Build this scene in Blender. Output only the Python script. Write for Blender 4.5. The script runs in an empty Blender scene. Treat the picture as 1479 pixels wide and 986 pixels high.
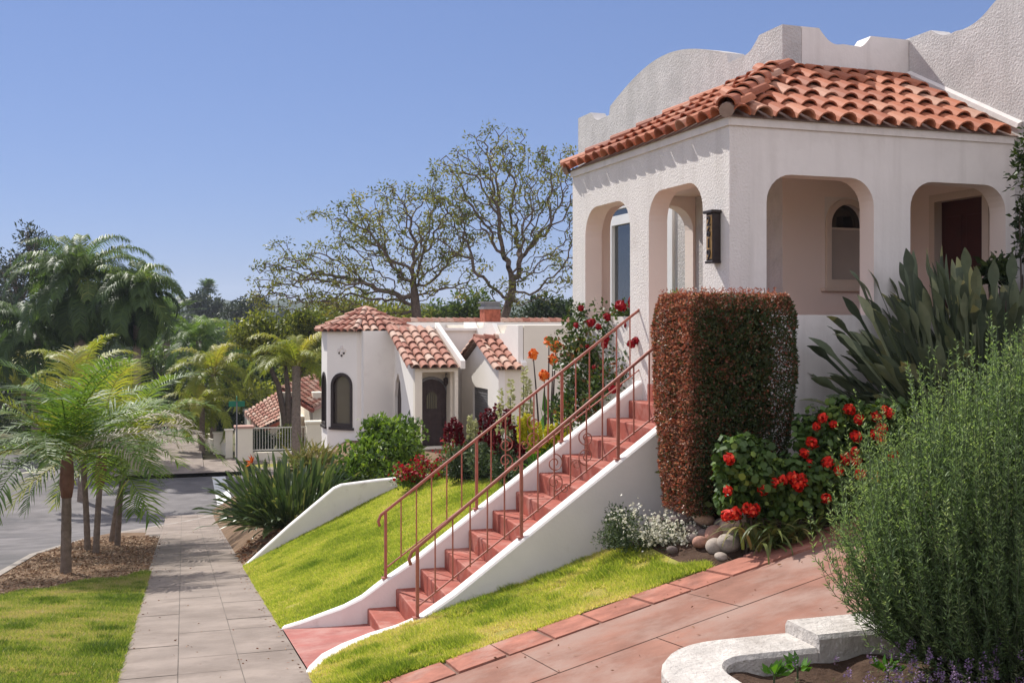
import bpy, bmesh, math, random
import numpy as np
from mathutils import Vector, Matrix

S = bpy.context.scene
COL = S.collection
R = math.radians
rng = np.random.default_rng(11)
random.seed(11)

# ---------------------------------------------------------------- camera model
# world: X across the street towards the houses, Y down the street, Z up, eye at 0
YAW = R(16.9)
FPX, CX, HY = 1566.0, 739.5, 466.0
SA, CA = math.sin(YAW), math.cos(YAW)

def ray(px, py):
    a, b = (px - CX) / FPX, (HY - py) / FPX
    return np.array([a * CA + SA, -a * SA + CA, b])      # per metre of depth

def at(px, py, d):
    return ray(px, py) * d

# ---------------------------------------------------------------- ground model
def sw(t):
    t = np.asarray(t, float)
    z = -1.675 - .1277 * np.minimum(t, 34.)
    e = np.clip(t - 34., 0, 6.8)
    return z - .1277 * e + .1277 * e * e / 13.6

def yard(p, t):
    p = np.asarray(p, float); t = np.asarray(t, float)
    s = np.interp(t, [0, 9.3, 11, 18.5], [.25, .25, .29, .47])
    base = sw(t)
    za = base + s * (p - .964)
    cap = np.interp(t, [8, 9.3, 11, 15.5, 18.5], [-.6, -.9, -2.1, -2.25, -2.62])
    k = .12
    za = -k * np.log(np.exp(-za / k) + np.exp(-cap / k))
    za = za + .30 * np.exp(-((p - 4.5) / .95) ** 2 - ((t - 8.75) / .55) ** 2)
    top = np.interp(t, [18.5, 34, 36.5, 39], [-3.45, -3.5, -4.2, -6.2])
    zb = np.minimum(base + .62 * (p - .964), np.maximum(top, base))
    return np.where(t < 18.5, za, zb)

KERB = [(-3.05, -14), (-3.05, 10), (-3.05, 24.4), (-2.69, 27), (-2.39, 28.9), (-1.6, 31.4), (-.15, 34.85), (1.07, 37.3),
        (2.6, 38.8), (4.6, 39.7), (7, 40), (45, 40)]
def kerb_p(t):
    return np.interp(t, [k[1] for k in KERB[:-1]], [k[0] for k in KERB[:-1]])

def ground(p, t):
    p = np.asarray(p, float); t = np.asarray(t, float)
    return np.where((p > .964) & (t < 39), yard(p, t), sw(t))

def gpx(px, py, lo=3., hi=70.):
    """the ground point seen in a pixel of the photograph"""
    r = ray(px, py)
    d = lo
    while d < hi:
        q = r * d
        if q[2] <= float(ground(q[0], q[1])):
            break
        d += .02
    return r * d

# ---------------------------------------------------------------- objects
def tag(o, label=None, cat=None, group=None, kind=None):
    if label: o['label'] = label
    if cat: o['category'] = cat
    if group: o['group'] = group
    if kind: o['kind'] = kind
    return o

def thing(name, label, cat, loc=(0, 0, 0), rz=0., group=None):
    o = bpy.data.objects.new(name, None)
    o.empty_display_size = .2
    COL.objects.link(o)
    o.location = loc; o.rotation_euler = (0, 0, rz)
    return tag(o, label, cat, group)

def link(name, me, mats, parent=None, loc=None):
    o = bpy.data.objects.new(name, me)
    for m in (mats if isinstance(mats, (list, tuple)) else [mats]):
        me.materials.append(m)
    COL.objects.link(o)
    if parent: o.parent = parent
    if loc is not None: o.location = loc
    return o

def mesh_np(name, V, F, mats, parent=None, rnd=None, smooth=False, loc=None, mi=None):
    """one mesh from numpy arrays; F is an (m,k) array or a list of such arrays"""
    me = bpy.data.meshes.new(name)
    Fs = F if isinstance(F, list) else [F]
    Fs = [np.asarray(f, np.int32) for f in Fs if len(f)]
    tot = np.concatenate([np.full(len(f), f.shape[1], np.int32) for f in Fs])
    idx = np.concatenate([f.ravel() for f in Fs])
    V = np.asarray(V, np.float32)
    me.vertices.add(len(V)); me.vertices.foreach_set('co', V.ravel())
    me.loops.add(len(idx)); me.loops.foreach_set('vertex_index', idx)
    me.polygons.add(len(tot))
    st = np.zeros(len(tot), np.int32); st[1:] = np.cumsum(tot)[:-1]
    me.polygons.foreach_set('loop_start', st)
    if smooth: me.polygons.foreach_set('use_smooth', np.ones(len(tot), bool))
    if mi is not None: me.polygons.foreach_set('material_index', np.asarray(mi, np.int32))
    if rnd is not None:
        a = me.attributes.new('rnd', 'FLOAT', 'FACE')
        a.data.foreach_set('value', np.asarray(rnd, np.float32))
    me.update(calc_edges=True)
    return link(name, me, mats, parent, loc)

class MB:
    """collects shapes and links them as ONE mesh"""
    def __init__(s): s.v, s.f, s.m, s.r = [], [], [], []
    def add(s, vs, fs, m=0, r=.5):
        k = len(s.v); s.v.extend([tuple(map(float, x)) for x in vs])
        for f in fs:
            s.f.append([i + k for i in f]); s.m.append(m); s.r.append(r)
    def box(s, x0, x1, y0, y1, z0, z1, m=0):
        v = [(x, y, z) for z in (z0, z1) for y in (y0, y1) for x in (x0, x1)]
        s.add(v, [(0, 2, 3, 1), (4, 5, 7, 6), (0, 1, 5, 4), (2, 6, 7, 3), (0, 4, 6, 2), (1, 3, 7, 5)], m)
    def prism(s, poly, vec, m=0):
        n = len(poly); w = [np.add(q, vec) for q in poly]
        s.add(list(poly) + w, [tuple(range(n))[::-1], tuple(range(n, 2 * n))] +
              [(i, (i + 1) % n, n + (i + 1) % n, n + i) for i in range(n)], m)
    def tube(s, path, r, n=8, m=0, rr=.5):
        P = [np.array(q, float) for q in path]; k0 = len(P)
        rad = r if hasattr(r, '__len__') else [r] * k0
        vs = []; up = None
        for i, q in enumerate(P):
            d = P[min(i + 1, k0 - 1)] - P[max(i - 1, 0)]; d = d / (np.linalg.norm(d) + 1e-9)
            if up is None:
                up = np.array([0, 0, 1.]) if abs(d[2]) < .9 else np.array([1., 0, 0])
            a = np.cross(d, up); a /= np.linalg.norm(a) + 1e-9
            b = np.cross(a, d); up = b
            for j in range(n):
                w = 2 * math.pi * (j + .5) / n
                vs.append(q + rad[i] * (a * math.cos(w) + b * math.sin(w)))
        fs = [(i * n + j, i * n + (j + 1) % n, (i + 1) * n + (j + 1) % n, (i + 1) * n + j) for i in range(k0 - 1) for j in range(n)]
        fs += [tuple(range(n))[::-1], tuple((k0 - 1) * n + j for j in range(n))]
        s.add(vs, fs, m, rr)
    def grid(s, rows, m=0):
        n = len(rows[0]); vs = [q for r in rows for q in r]
        s.add(vs, [(i * n + j, i * n + j + 1, (i + 1) * n + j + 1, (i + 1) * n + j) for i in range(len(rows) - 1) for j in range(n - 1)], m)
    def barrel(s, P, d, nrm, L, r0, r1, m=0, th=.016, segs=7):
        """a half-round roof tile lying along d, its lower end at P"""
        P, d, nrm = (np.array(x, float) for x in (P, d, nrm))
        d /= np.linalg.norm(d); nrm = nrm - d * nrm.dot(d); nrm /= np.linalg.norm(nrm)
        a = np.cross(d, nrm); rr = random.random()
        vs = []
        for (q, r) in ((P + nrm * .028, r0), (P + d * L, r1), (P + nrm * .028, r0 - th), (P + d * L, r1 - th)):
            for j in range(segs + 1):
                w = math.pi * j / segs
                vs.append(q + a * r * math.cos(w) + nrm * r * math.sin(w) * .95)
        k = segs + 1
        fs = []
        for j in range(segs):
            fs += [(j, j + 1, k + j + 1, k + j), (2 * k + j + 1, 2 * k + j, 3 * k + j, 3 * k + j + 1), (j + 1, j, 2 * k + j, 2 * k + j + 1)]
        s.add(vs, fs, m, rr)
    def build(s, name, mats, parent=None, smooth=False, bevel=0., loc=None):
        me = bpy.data.meshes.new(name)
        me.from_pydata(s.v, [], s.f)
        me.polygons.foreach_set('material_index', np.array(s.m, np.int32))
        if smooth: me.polygons.foreach_set('use_smooth', np.ones(len(s.f), bool))
        a = me.attributes.new('rnd', 'FLOAT', 'FACE'); a.data.foreach_set('value', np.array(s.r, np.float32))
        me.update()
        bm = bmesh.new(); bm.from_mesh(me); bmesh.ops.recalc_face_normals(bm, faces=bm.faces); bm.to_mesh(me); bm.free()
        o = link(name, me, mats, parent, loc)
        if bevel:
            b = o.modifiers.new('b', 'BEVEL'); b.width = bevel; b.segments = 2; b.limit_method = 'ANGLE'
        return o

def holed_wall(outer, holes, th, place, name, mats, parent):
    """a wall with openings; outer/holes are (a, z) outlines, place(a, z, n) maps to 3D, n from 0 to th"""
    bm = bmesh.new(); loops = []
    for lp in [outer] + holes:
        vs = [bm.verts.new((a, 0, z)) for a, z in lp]
        for i in range(len(vs)): bm.edges.new((vs[i], vs[(i + 1) % len(vs)]))
        loops.append(len(vs))
    bm.verts.index_update()
    bmesh.ops.triangle_fill(bm, use_beauty=True, use_dissolve=False, edges=bm.edges[:], normal=(0, -1, 0))
    bm.verts.index_update()
    P = [(v.co.x, v.co.z) for v in bm.verts]; T = [[v.index for v in f.verts] for f in bm.faces]
    bm.free()
    n = len(P); mb = MB()
    V = [place(a, z, 0) for a, z in P] + [place(a, z, th) for a, z in P]
    F0 = [tuple(f) for f in T]; F1 = [tuple(i + n for i in f[::-1]) for f in T]
    mb.add(V, F0, 0); k = 0
    mb.f += [list(f) for f in F1]; mb.m += [1] * len(F1); mb.r += [.5] * len(F1)
    for q, ln in enumerate(loops):
        for i in range(ln):
            a, b = k + i, k + (i + 1) % ln
            mb.f.append([a, b, b + n, a + n]); mb.m.append(0 if q == 0 else 1); mb.r.append(.5)
        k += ln
    return mb.build(name, mats, parent)

def roundrect(a0, a1, z0, z1, r, n=7):
    """opening with square foot and rounded head"""
    pts = [(a0, z0), (a1, z0)]
    for i in range(n + 1):
        w = math.pi / 2 * i / n; pts.append((a1 - r + r * math.cos(w), z1 - r + r * math.sin(w)))
    for i in range(n + 1):
        w = math.pi / 2 * (1 + i / n); pts.append((a0 + r + r * math.cos(w), z1 - r + r * math.sin(w)))
    return pts

# ---------------------------------------------------------------- materials
def nodes_of(name):
    m = bpy.data.materials.new(name); m.use_nodes = True
    t = m.node_tree; t.nodes.clear()
    out = t.nodes.new('ShaderNodeOutputMaterial')
    return m, t, out

def ramp(t, fac, stops):
    r = t.nodes.new('ShaderNodeValToRGB')
    e = r.color_ramp.elements
    while len(e) < len(stops): e.new(.5)
    for k, (x, c) in enumerate(stops):
        e[k].position = x; e[k].color = (*c, 1)
    t.links.new(fac, r.inputs[0]); return r.outputs[0]

def noise(t, scale, detail=4, rough=.55, vec=None):
    n = t.nodes.new('ShaderNodeTexNoise'); n.inputs['Scale'].default_value = scale
    n.inputs['Detail'].default_value = detail; n.inputs['Roughness'].default_value = rough
    if vec is not None: t.links.new(vec, n.inputs['Vector'])
    return n.outputs['Fac']

def objco(t):
    return t.nodes.new('ShaderNodeTexCoord').outputs['Object']

def mixc(t, fac, a, b, mode='MIX'):
    n = t.nodes.new('ShaderNodeMix'); n.data_type = 'RGBA'; n.blend_type = mode
    for k, x in ((0, fac), (6, a), (7, b)):
        if isinstance(x, (int, float)): n.inputs[k].default_value = x
        elif isinstance(x, tuple): n.inputs[k].default_value = (*x, 1)
        else: t.links.new(x, n.inputs[k])
    return n.outputs[2]

def pm(name, col, rough=.7, var=.12, scale=3., bump=0., bscale=40., bdist=.01, spec=.3, dirt=None, dirt_scale=1.2, dirt_lo=.55, rnd=None, metal=0., streak=None):
    m, t, out = nodes_of(name)
    b = t.nodes.new('ShaderNodeBsdfPrincipled')
    b.inputs['Roughness'].default_value = rough; b.inputs['Specular IOR Level'].default_value = spec
    b.inputs['Metallic'].default_value = metal
    co = objco(t)
    lo = tuple(max(0, c * (1 - var)) for c in col); hi = tuple(min(1, c * (1 + var)) for c in col)
    c = ramp(t, noise(t, scale, 6, .6, co), [(.3, lo), (.7, hi)])
    if dirt:
        f = ramp(t, noise(t, dirt_scale, 8, .68, co), [(dirt_lo, (0, 0, 0)), (min(1, dirt_lo + .2), (1, 1, 1))])
        c = mixc(t, f, c, dirt)
    if streak:   # rain marks running down the wall
        mp = t.nodes.new('ShaderNodeMapping'); mp.inputs['Scale'].default_value = (7, 7, .45); t.links.new(co, mp.inputs[0])
        f = ramp(t, noise(t, 1., 6, .6, mp.outputs[0]), [(.50, (0, 0, 0)), (.72, (1, 1, 1))]); c = mixc(t, f, c, streak)
    if rnd:
        a = t.nodes.new('ShaderNodeAttribute'); a.attribute_name = 'rnd'
        c = mixc(t, .85, c, ramp(t, a.outputs['Fac'], rnd))
        c = mixc(t, .35, c, ramp(t, noise(t, 14, 6, .7, co), [(.3, (.45, .45, .45)), (.7, (1, 1, 1))]), 'MULTIPLY')
    t.links.new(c, b.inputs['Base Color'])
    if bump:
        bp = t.nodes.new('ShaderNodeBump'); bp.inputs['Strength'].default_value = bump; bp.inputs['Distance'].default_value = bdist
        t.links.new(noise(t, bscale, 5, .6, co), bp.inputs['Height']); t.links.new(bp.outputs[0], b.inputs['Normal'])
    t.links.new(b.outputs[0], out.inputs[0])
    return m

def leafm(name, stops, trans=.3, rough=.5, spec=.35, tcol=None):
    """leaves: each leaf takes its own colour from the stops; light also passes through"""
    m, t, out = nodes_of(name)
    a = t.nodes.new('ShaderNodeAttribute'); a.attribute_name = 'rnd'
    c = ramp(t, a.outputs['Fac'], stops)
    b = t.nodes.new('ShaderNodeBsdfPrincipled'); b.inputs['Roughness'].default_value = rough
    b.inputs['Specular IOR Level'].default_value = spec
    t.links.new(c, b.inputs['Base Color'])
    tr = t.nodes.new('ShaderNodeBsdfTranslucent')
    t.links.new(mixc(t, 1., c, tcol or (1.3, 1.35, .7), 'MULTIPLY'), tr.inputs[0])
    x = t.nodes.new('ShaderNodeMixShader'); x.inputs[0].default_value = trans
    t.links.new(b.outputs[0], x.inputs[1]); t.links.new(tr.outputs[0], x.inputs[2]); t.links.new(x.outputs[0], out.inputs[0])
    return m

def flat(col, k=.3):
    return [(0, tuple(c * (1 - k) for c in col)), (1, tuple(min(1, c * (1 + k)) for c in col))]

M = {}
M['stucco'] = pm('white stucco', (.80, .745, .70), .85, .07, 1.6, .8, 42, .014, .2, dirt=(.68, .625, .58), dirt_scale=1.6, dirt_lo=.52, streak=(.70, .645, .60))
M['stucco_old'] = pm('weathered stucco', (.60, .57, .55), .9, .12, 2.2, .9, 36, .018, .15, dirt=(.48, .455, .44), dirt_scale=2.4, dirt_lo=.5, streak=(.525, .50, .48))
M['plaster'] = pm('white plaster', (.80, .745, .70), .8, .07, 1.3, .35, 16, .012, .2, dirt=(.71, .655, .61), dirt_scale=1.4, dirt_lo=.52, streak=(.72, .665, .62))
M['curb'] = pm('white curb paint', (.81, .765, .72), .75, .05, 2.0, .3, 26, .008, .2, dirt=(.52, .46, .40), dirt_scale=2.8, dirt_lo=.58)
M['beige'] = pm('beige plaster', (.86, .745, .67), .85, .04, 1.2, .2, 30, .006, .2)
M['plaster2'] = pm('bright plaster', (.87, .83, .77), .8, .04, 1.0, .25, 30, .008, .2, dirt=(.74, .69, .63), dirt_scale=1.1, dirt_lo=.6)
M['planter'] = pm('rough whitewash', (.58, .535, .49), .9, .2, 7, 1., 30, .018, .15, dirt=(.43, .385, .345), dirt_scale=4.2, dirt_lo=.52)
M['cream'] = pm('cream plaster', (.80, .74, .63), .85, .05, 1.2, .25, 30, .008, .2)
TILE = [(0, (.26, .085, .05)), (.25, (.40, .125, .06)), (.6, (.50, .17, .085)), (.85, (.56, .23, .13)), (1, (.52, .30, .21))]
M['tile'] = pm('terracotta tile', (.45, .15, .09), .7, .2, 8, .2, 60, .004, .3, rnd=TILE)
TILE2 = [(0, (.34, .12, .08)), (.35, (.50, .24, .17)), (.7, (.58, .36, .27)), (1, (.66, .50, .40))]
M['tile_old'] = pm('weathered tile', (.5, .25, .18), .8, .25, 6, .2, 40, .004, .3, rnd=TILE2)
M['mortar'] = pm('mortar', (.30, .22, .18), .9, .2, 8, .3, 40, .006, .1)
M['pinktile'] = pm('pink roof', (.50, .30, .25), .85, .2, 2, .4, 18, .03, .2)
M['step'] = pm('red step paint', (.34, .088, .058), .7, .25, 4, .3, 40, .004, .3, dirt=(.44, .20, .155), dirt_scale=3.4, dirt_lo=.48)
M['pad'] = pm('red pad paint', (.34, .112, .09), .75, .22, 2.5, .3, 40, .004, .3, dirt=(.42, .215, .18), dirt_scale=2.6, dirt_lo=.46)
M['drive'] = pm('red driveway', (.26, .128, .092), .85, .26, 2.4, .5, 50, .005, .2, dirt=(.31, .20, .16), dirt_scale=1.7, dirt_lo=.44)
M['brick'] = pm('red border', (.33, .135, .095), .85, .35, 5, .5, 40, .008, .2, dirt=(.40, .245, .20), dirt_scale=2., dirt_lo=.52)
M['joint'] = pm('joint', (.17, .105, .08), .95, .4, 6)
M['pave'] = pm('concrete', (.275, .226, .192), .9, .20, 1.4, .5, 60, .005, .2, dirt=(.205, .165, .138), dirt_scale=1.5, dirt_lo=.46)
M['pavejoint'] = pm('concrete joint', (.17, .145, .125), .95, .3, 5)
M['kerb'] = pm('kerb concrete', (.34, .30, .265), .9, .2, 2, .3, 30, .006, .2, dirt=(.22, .19, .165), dirt_scale=2.5, dirt_lo=.56)
M['road'] = pm('asphalt', (.165, .152, .15), .9, .28, 1.2, .5, 90, .006, .2, dirt=(.095, .09, .092), dirt_scale=.35, dirt_lo=.48)
M['paint'] = pm('road paint', (.72, .72, .70), .8, .12, 6)
M['soil'] = pm('soil', (.075, .046, .032), .95, .35, 6, .8, 24, .03, .1, dirt=(.12, .08, .055), dirt_scale=4)
M['earth'] = pm('bed earth', (.19, .125, .08), .95, .3, 3, .7, 22, .03, .1, dirt=(.12, .08, .05), dirt_scale=2.2)
M['turf'] = pm('turf', (.28, .27, .065), .95, .25, 2.2, .6, 60, .02, .1, dirt=(.20, .17, .06), dirt_scale=1.2, dirt_lo=.56)
M['land'] = pm('dry ground', (.16, .14, .08), .95, .3, .2, .3, 4, .05, .1, dirt=(.08, .10, .04), dirt_scale=.06, dirt_lo=.5)
M['hill'] = pm('hill scrub', (.055, .075, .04), .95, .35, .02, 1., .08, 6., .05, dirt=(.10, .10, .06), dirt_scale=.012, dirt_lo=.55)
M['rail'] = pm('rust red iron', (.37, .125, .088), .5, .2, 14, .1, 90, .002, .4)
M['darkwood'] = pm('dark wood', (.05, .032, .032), .55, .25, 6, .3, 20, .004, .35)
M['door'] = pm('dark red door', (.055, .012, .012), .35, .2, 3, .1, 20, .003, .5)
M['trim'] = pm('white trim', (.80, .79, .77), .5, .03, 3)
M['beigetrim'] = pm('cream trim', (.66, .56, .47), .6, .04, 3)
M['shade'] = pm('window blind', (.42, .37, .33), .8, .06, 2)
M['bronze'] = pm('dark bronze', (.035, .024, .022), .5, .3, 12, .3, 60, .003, .4)
M['brass'] = pm('gold digits', (.42, .25, .09), .45, .15, 14, 0, spec=.5)
M['brickred'] = pm('chimney brick', (.34, .10, .06), .85, .35, 9, .5, 30, .01, .2)
M['metal'] = pm('grey metal', (.16, .16, .17), .5, .2, 6, spec=.5)
M['whitemetal'] = pm('white iron', (.68, .66, .60), .6, .08, 6)
M['bark'] = pm('bark', (.14, .105, .085), .95, .3, 9, .8, 24, .03, .1)
M['bark2'] = pm('pale bark', (.27, .20, .165), .95, .3, 4, .8, 14, .04, .1)
M['palmbark'] = pm('palm trunk', (.21, .165, .135), .95, .3, 10, .8, 26, .02, .1)
M['palmboot'] = pm('palm boot', (.20, .105, .075), .8, .3, 6, .5, 20, .02, .2)
M['signgreen'] = pm('sign green', (.01, .16, .09), .5, .06, 4)
M['pot'] = pm('clay pot', (.36, .15, .09), .85, .15, 4)
M['stone_t'] = pm('tan stone', (.44, .31, .23), .85, .22, 5, .3, 14, .01, .25, dirt=(.22, .16, .13), dirt_scale=4)
M['stone_g'] = pm('grey stone', (.42, .355, .30), .85, .2, 5, .3, 14, .01, .25, dirt=(.18, .165, .15), dirt_scale=4)
M['stone_r'] = pm('reddish stone', (.42, .23, .17), .85, .22, 5, .3, 14, .01, .25)
M['stone_d'] = pm('dark stone', (.19, .15, .135), .85, .22, 5, .3, 14, .01, .25)

def glass(name, tint=(.015, .018, .02)):
    m, t, out = nodes_of(name)
    b = t.nodes.new('ShaderNodeBsdfPrincipled')
    b.inputs['Base Color'].default_value = (*tint, 1); b.inputs['Roughness'].default_value = .03
    b.inputs['Specular IOR Level'].default_value = .9; b.inputs['IOR'].default_value = 1.6
    bp = t.nodes.new('ShaderNodeBump'); bp.inputs['Strength'].default_value = .03; bp.inputs['Distance'].default_value = .01
    t.links.new(noise(t, 2.5, 1, .5, objco(t)), bp.inputs['Height']); t.links.new(bp.outputs[0], b.inputs['Normal'])
    t.links.new(b.outputs[0], out.inputs[0]); return m
M['glass'] = glass('window glass')
M['glass2'] = glass('old window glass', (.10, .085, .07))

M['grass'] = leafm('grass blades', [(0, (.15, .22, .03)), (.4, (.41, .46, .07)), (.68, (.60, .56, .15)), (.86, (.70, .58, .28)), (1, (.66, .52, .33))], .48)
M['grass_v'] = leafm('verge grass', [(0, (.075, .125, .02)), (.4, (.23, .30, .05)), (.66, (.38, .38, .10)), (.85, (.52, .43, .20)), (1, (.50, .39, .24))], .45)
M['chips'] = leafm('wood chips', [(0, (.14, .08, .05)), (.5, (.34, .21, .13)), (1, (.50, .38, .27))], 0., .9, .1)
M['dryleaf'] = leafm('dry litter', [(0, (.12, .05, .03)), (.6, (.28, .13, .08)), (1, (.40, .26, .16))], .1, .9, .1)
M['palm'] = leafm('palm leaflet', [(0, (.05, .10, .022)), (.5, (.12, .20, .035)), (.85, (.22, .30, .05)), (1, (.34, .36, .09))], .42, .5, .3)
M['palm_y'] = leafm('yellowing palm', [(0, (.12, .17, .025)), (.5, (.26, .29, .04)), (1, (.44, .36, .07))], .42, .5, .3)
M['palm_w'] = leafm('dead palm frond', [(0, (.40, .33, .27)), (1, (.62, .55, .49))], .2, .7, .3)
M['palm_d'] = leafm('dark palm', [(0, (.040, .075, .028)), (.55, (.09, .145, .04)), (.9, (.16, .22, .055)), (1, (.27, .27, .08))], .42, .5, .3)
M['strel'] = leafm('paddle leaf', [(0, (.035, .062, .024)), (.5, (.07, .11, .04)), (.85, (.14, .18, .06)), (1, (.24, .24, .08))], .22, .38, .5)
M['strel_d'] = leafm('grey paddle leaf', [(0, (.055, .075, .048)), (.5, (.13, .16, .095)), (.85, (.24, .265, .155)), (1, (.34, .33, .14))], .15, .5, .4)
M['rosemary'] = leafm('rosemary needle', [(0, (.075, .125, .055)), (.5, (.175, .26, .105)), (.85, (.29, .39, .15)), (1, (.42, .48, .23))], .38, .55, .25)
M['hedge'] = leafm('copper hedge leaf', [(0, (.045, .075, .024)), (.42, (.080, .105, .034)), (.52, (.16, .070, .042)), (.76, (.31, .095, .058)), (.92, (.43, .165, .098)), (1, (.54, .31, .20))], .3, .45, .4, (1.3, .9, .7))
M['geran'] = leafm('geranium leaf', [(0, (.035, .07, .018)), (.6, (.08, .14, .028)), (1, (.20, .28, .05))], .25, .5, .3)
M['rosel'] = leafm('rose leaf', [(0, (.03, .06, .018)), (.55, (.075, .12, .03)), (.85, (.14, .17, .04)), (1, (.22, .08, .04))], .25, .45, .4)
M['lime'] = leafm('lime shrub leaf', [(0, (.045, .085, .016)), (.5, (.12, .20, .026)), (1, (.26, .36, .045))], .35, .45, .4)
M['snap'] = leafm('grey green leaf', [(0, (.045, .07, .035)), (.6, (.09, .13, .06)), (1, (.17, .20, .11))], .2, .55, .3)
M['brightleaf'] = leafm('bright leaf', [(0, (.05, .14, .015)), (1, (.14, .30, .03))], .35, .4, .4)
M['lavl'] = leafm('lavender stalk', [(0, (.10, .13, .05)), (1, (.24, .25, .12))], .2, .6, .2)
M['straw'] = leafm('strap leaf', [(0, (.07, .11, .03)), (.5, (.16, .18, .05)), (1, (.36, .28, .12))], .25, .5, .3)
M['jaca'] = leafm('sparse tree leaf', [(0, (.06, .075, .018)), (.5, (.16, .165, .035)), (.85, (.27, .25, .06)), (1, (.36, .28, .08))], .42, .5, .3)
M['euc'] = leafm('blue green leaf', [(0, (.022, .034, .020)), (.6, (.045, .062, .034)), (1, (.085, .10, .055))], .2, .5, .3)
M['tree_m'] = leafm('mid green leaf', [(0, (.035, .06, .015)), (.5, (.085, .13, .026)), (1, (.18, .23, .045))], .3, .5, .3)
M['tree_y'] = leafm('yellow green leaf', [(0, (.08, .11, .018)), (.5, (.19, .215, .03)), (1, (.34, .34, .055))], .35, .5, .3)
M['tree_d'] = leafm('dark green leaf', [(0, (.016, .030, .012)), (.6, (.038, .060, .018)), (1, (.08, .11, .03))], .25, .5, .3)
M['f_red'] = leafm('scarlet petal', [(0, (.34, .008, .006)), (.5, (.70, .02, .01)), (.85, (.88, .06, .02)), (1, (.90, .16, .08))], .25, .6, .2, (1, .8, .8))
M['f_crim'] = leafm('crimson petal', [(0, (.22, .006, .012)), (1, (.50, .018, .03))], .25, .6, .2, (1, .8, .8))
M['f_maroon'] = leafm('maroon petal', [(0, (.085, .006, .012)), (1, (.22, .012, .022))], .2, .6, .2, (1, .8, .8))
M['f_yel'] = leafm('yellow petal', [(0, (.50, .48, .02)), (1, (.72, .66, .07))], .25, .6, .2, (1, 1, .8))
M['f_pale'] = leafm('pale petal', [(0, (.40, .42, .20)), (1, (.62, .60, .34))], .25, .6, .2, (1, 1, .8))
M['f_org'] = leafm('orange petal', [(0, (.70, .10, .012)), (1, (.88, .24, .04))], .25, .6, .2, (1, .9, .8))
M['f_white'] = leafm('white petal', [(0, (.70, .68, .52)), (1, (.88, .86, .74))], .3, .6, .2, (1, 1, 1))
M['f_lav'] = leafm('lavender petal', [(0, (.14, .085, .22)), (1, (.33, .22, .30))], .2, .6, .2, (1, 1, 1))
HAZE = 0.0003
EXPO = .85
# ---------------------------------------------------------------- foliage helpers
def unit(a): return a / (np.linalg.norm(a, axis=-1, keepdims=True) + 1e-9)
def rdir(n, up=0.): 
    d = rng.normal(size=(n, 3)); d[:, 2] += up; return unit(d)

def leaves(P, D, L, W, bend=.0):
    """diamond leaves as two-face folded blades: (V, F)"""
    n = len(P); L = np.broadcast_to(L, (n,))[:, None]; W = np.broadcast_to(W, (n,))[:, None]
    Sd = unit(np.cross(D, rdir(n))); N = np.cross(Sd, D)
    mid = P + D * L * .5 + N * L * bend
    V = np.stack([P, mid + Sd * W / 2, P + D * L, mid - Sd * W / 2], 1).reshape(-1, 3)
    return V, np.arange(n * 4).reshape(n, 4)

def rounds(P, N, r):
    """round leaves (hexagons) facing N"""
    n = len(P); r = np.broadcast_to(r, (n,))[:, None]
    a = unit(np.cross(N, rdir(n))); b = np.cross(N, a)
    V = np.stack([P + r * (a * math.cos(w) + b * math.sin(w)) + N * r * (.25 if k % 2 else -.1) for k, w in enumerate(np.arange(6) * math.pi / 3)], 1)
    return V.reshape(-1, 3), np.arange(n * 6).reshape(n, 6)

def join(parts):
    """parts: list of (V, F, rnd); faces of equal size"""
    V, F, Q, k = [], [], [], 0
    for v, f, q in parts:
        V.append(v); F.append(np.asarray(f) + k); k += len(v); Q.append(np.broadcast_to(q, (len(f),)))
    return np.concatenate(V), np.concatenate(F), np.concatenate(Q)

def in_ball(n, shell=0.):
    d = rdir(n); r = rng.uniform(shell ** 3, 1, n) ** (1 / 3)
    return d * r[:, None]

def clumps(cs, rs, per, L, W, up=.2, flat_=1., tone=.25):
    """leaf clumps: centres cs, radii rs; every clump has a tone of its own"""
    cs = np.asarray(cs, float); n = len(cs)
    rs = np.broadcast_to(rs, (n,))
    P = np.repeat(cs, per, 0); r = np.repeat(rs, per)
    o = in_ball(n * per, .3) * r[:, None]; o[:, 2] *= flat_
    D = unit(unit(o) * .8 + rdir(n * per, up))
    l = L * rng.uniform(.6, 1.3, n * per)
    V, F = leaves(P + o, D, l, l * (W / L), .12)
    q = np.clip(np.repeat(rng.normal(.45, tone, n), per) + rng.normal(0, .18, n * per), 0, 1)
    return V, F, q

def crown_pts(c, r, n, shell=.45, low=-1.):
    p = in_ball(n * 2, shell); p = p[p[:, 2] > low][:n]
    p = p * (1 + rng.normal(0, .10, (len(p), 1)))
    return np.asarray(c) + p * np.asarray(r)

def tubes(A, B, ra, rb, sides=5):
    """frustums from A to B"""
    A = np.asarray(A, float); B = np.asarray(B, float); n = len(A)
    D = unit(B - A); a = unit(np.cross(D, np.array([.31, .17, .9]))); b = np.cross(D, a)
    V = []
    for (q, r) in ((A, ra), (B, rb)):
        r = np.broadcast_to(r, (n,))[:, None]
        for j in range(sides):
            w = 2 * math.pi * j / sides
            V.append(q + r * (a * math.cos(w) + b * math.sin(w)))
    V = np.stack(V, 1).reshape(-1, 3)
    k = np.arange(n)[:, None, None] * 2 * sides
    j = np.arange(sides); f = np.stack([j, (j + 1) % sides, (j + 1) % sides + sides, j + sides], 1)[None]
    return V, (k + f).reshape(-1, 4)

def flower_mesh(name, r, n, petal, mat):
    d = rdir(n, .25); P = d * r * rng.uniform(.55, 1, (n, 1))
    V, F = rounds(P, unit(d + rng.normal(0, .35, (n, 3))), petal * rng.uniform(.7, 1.25, n))
    o = mesh_np(name, V, F, mat, rnd=rng.random(n)); me = o.data
    bpy.data.objects.remove(o); return me

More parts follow.
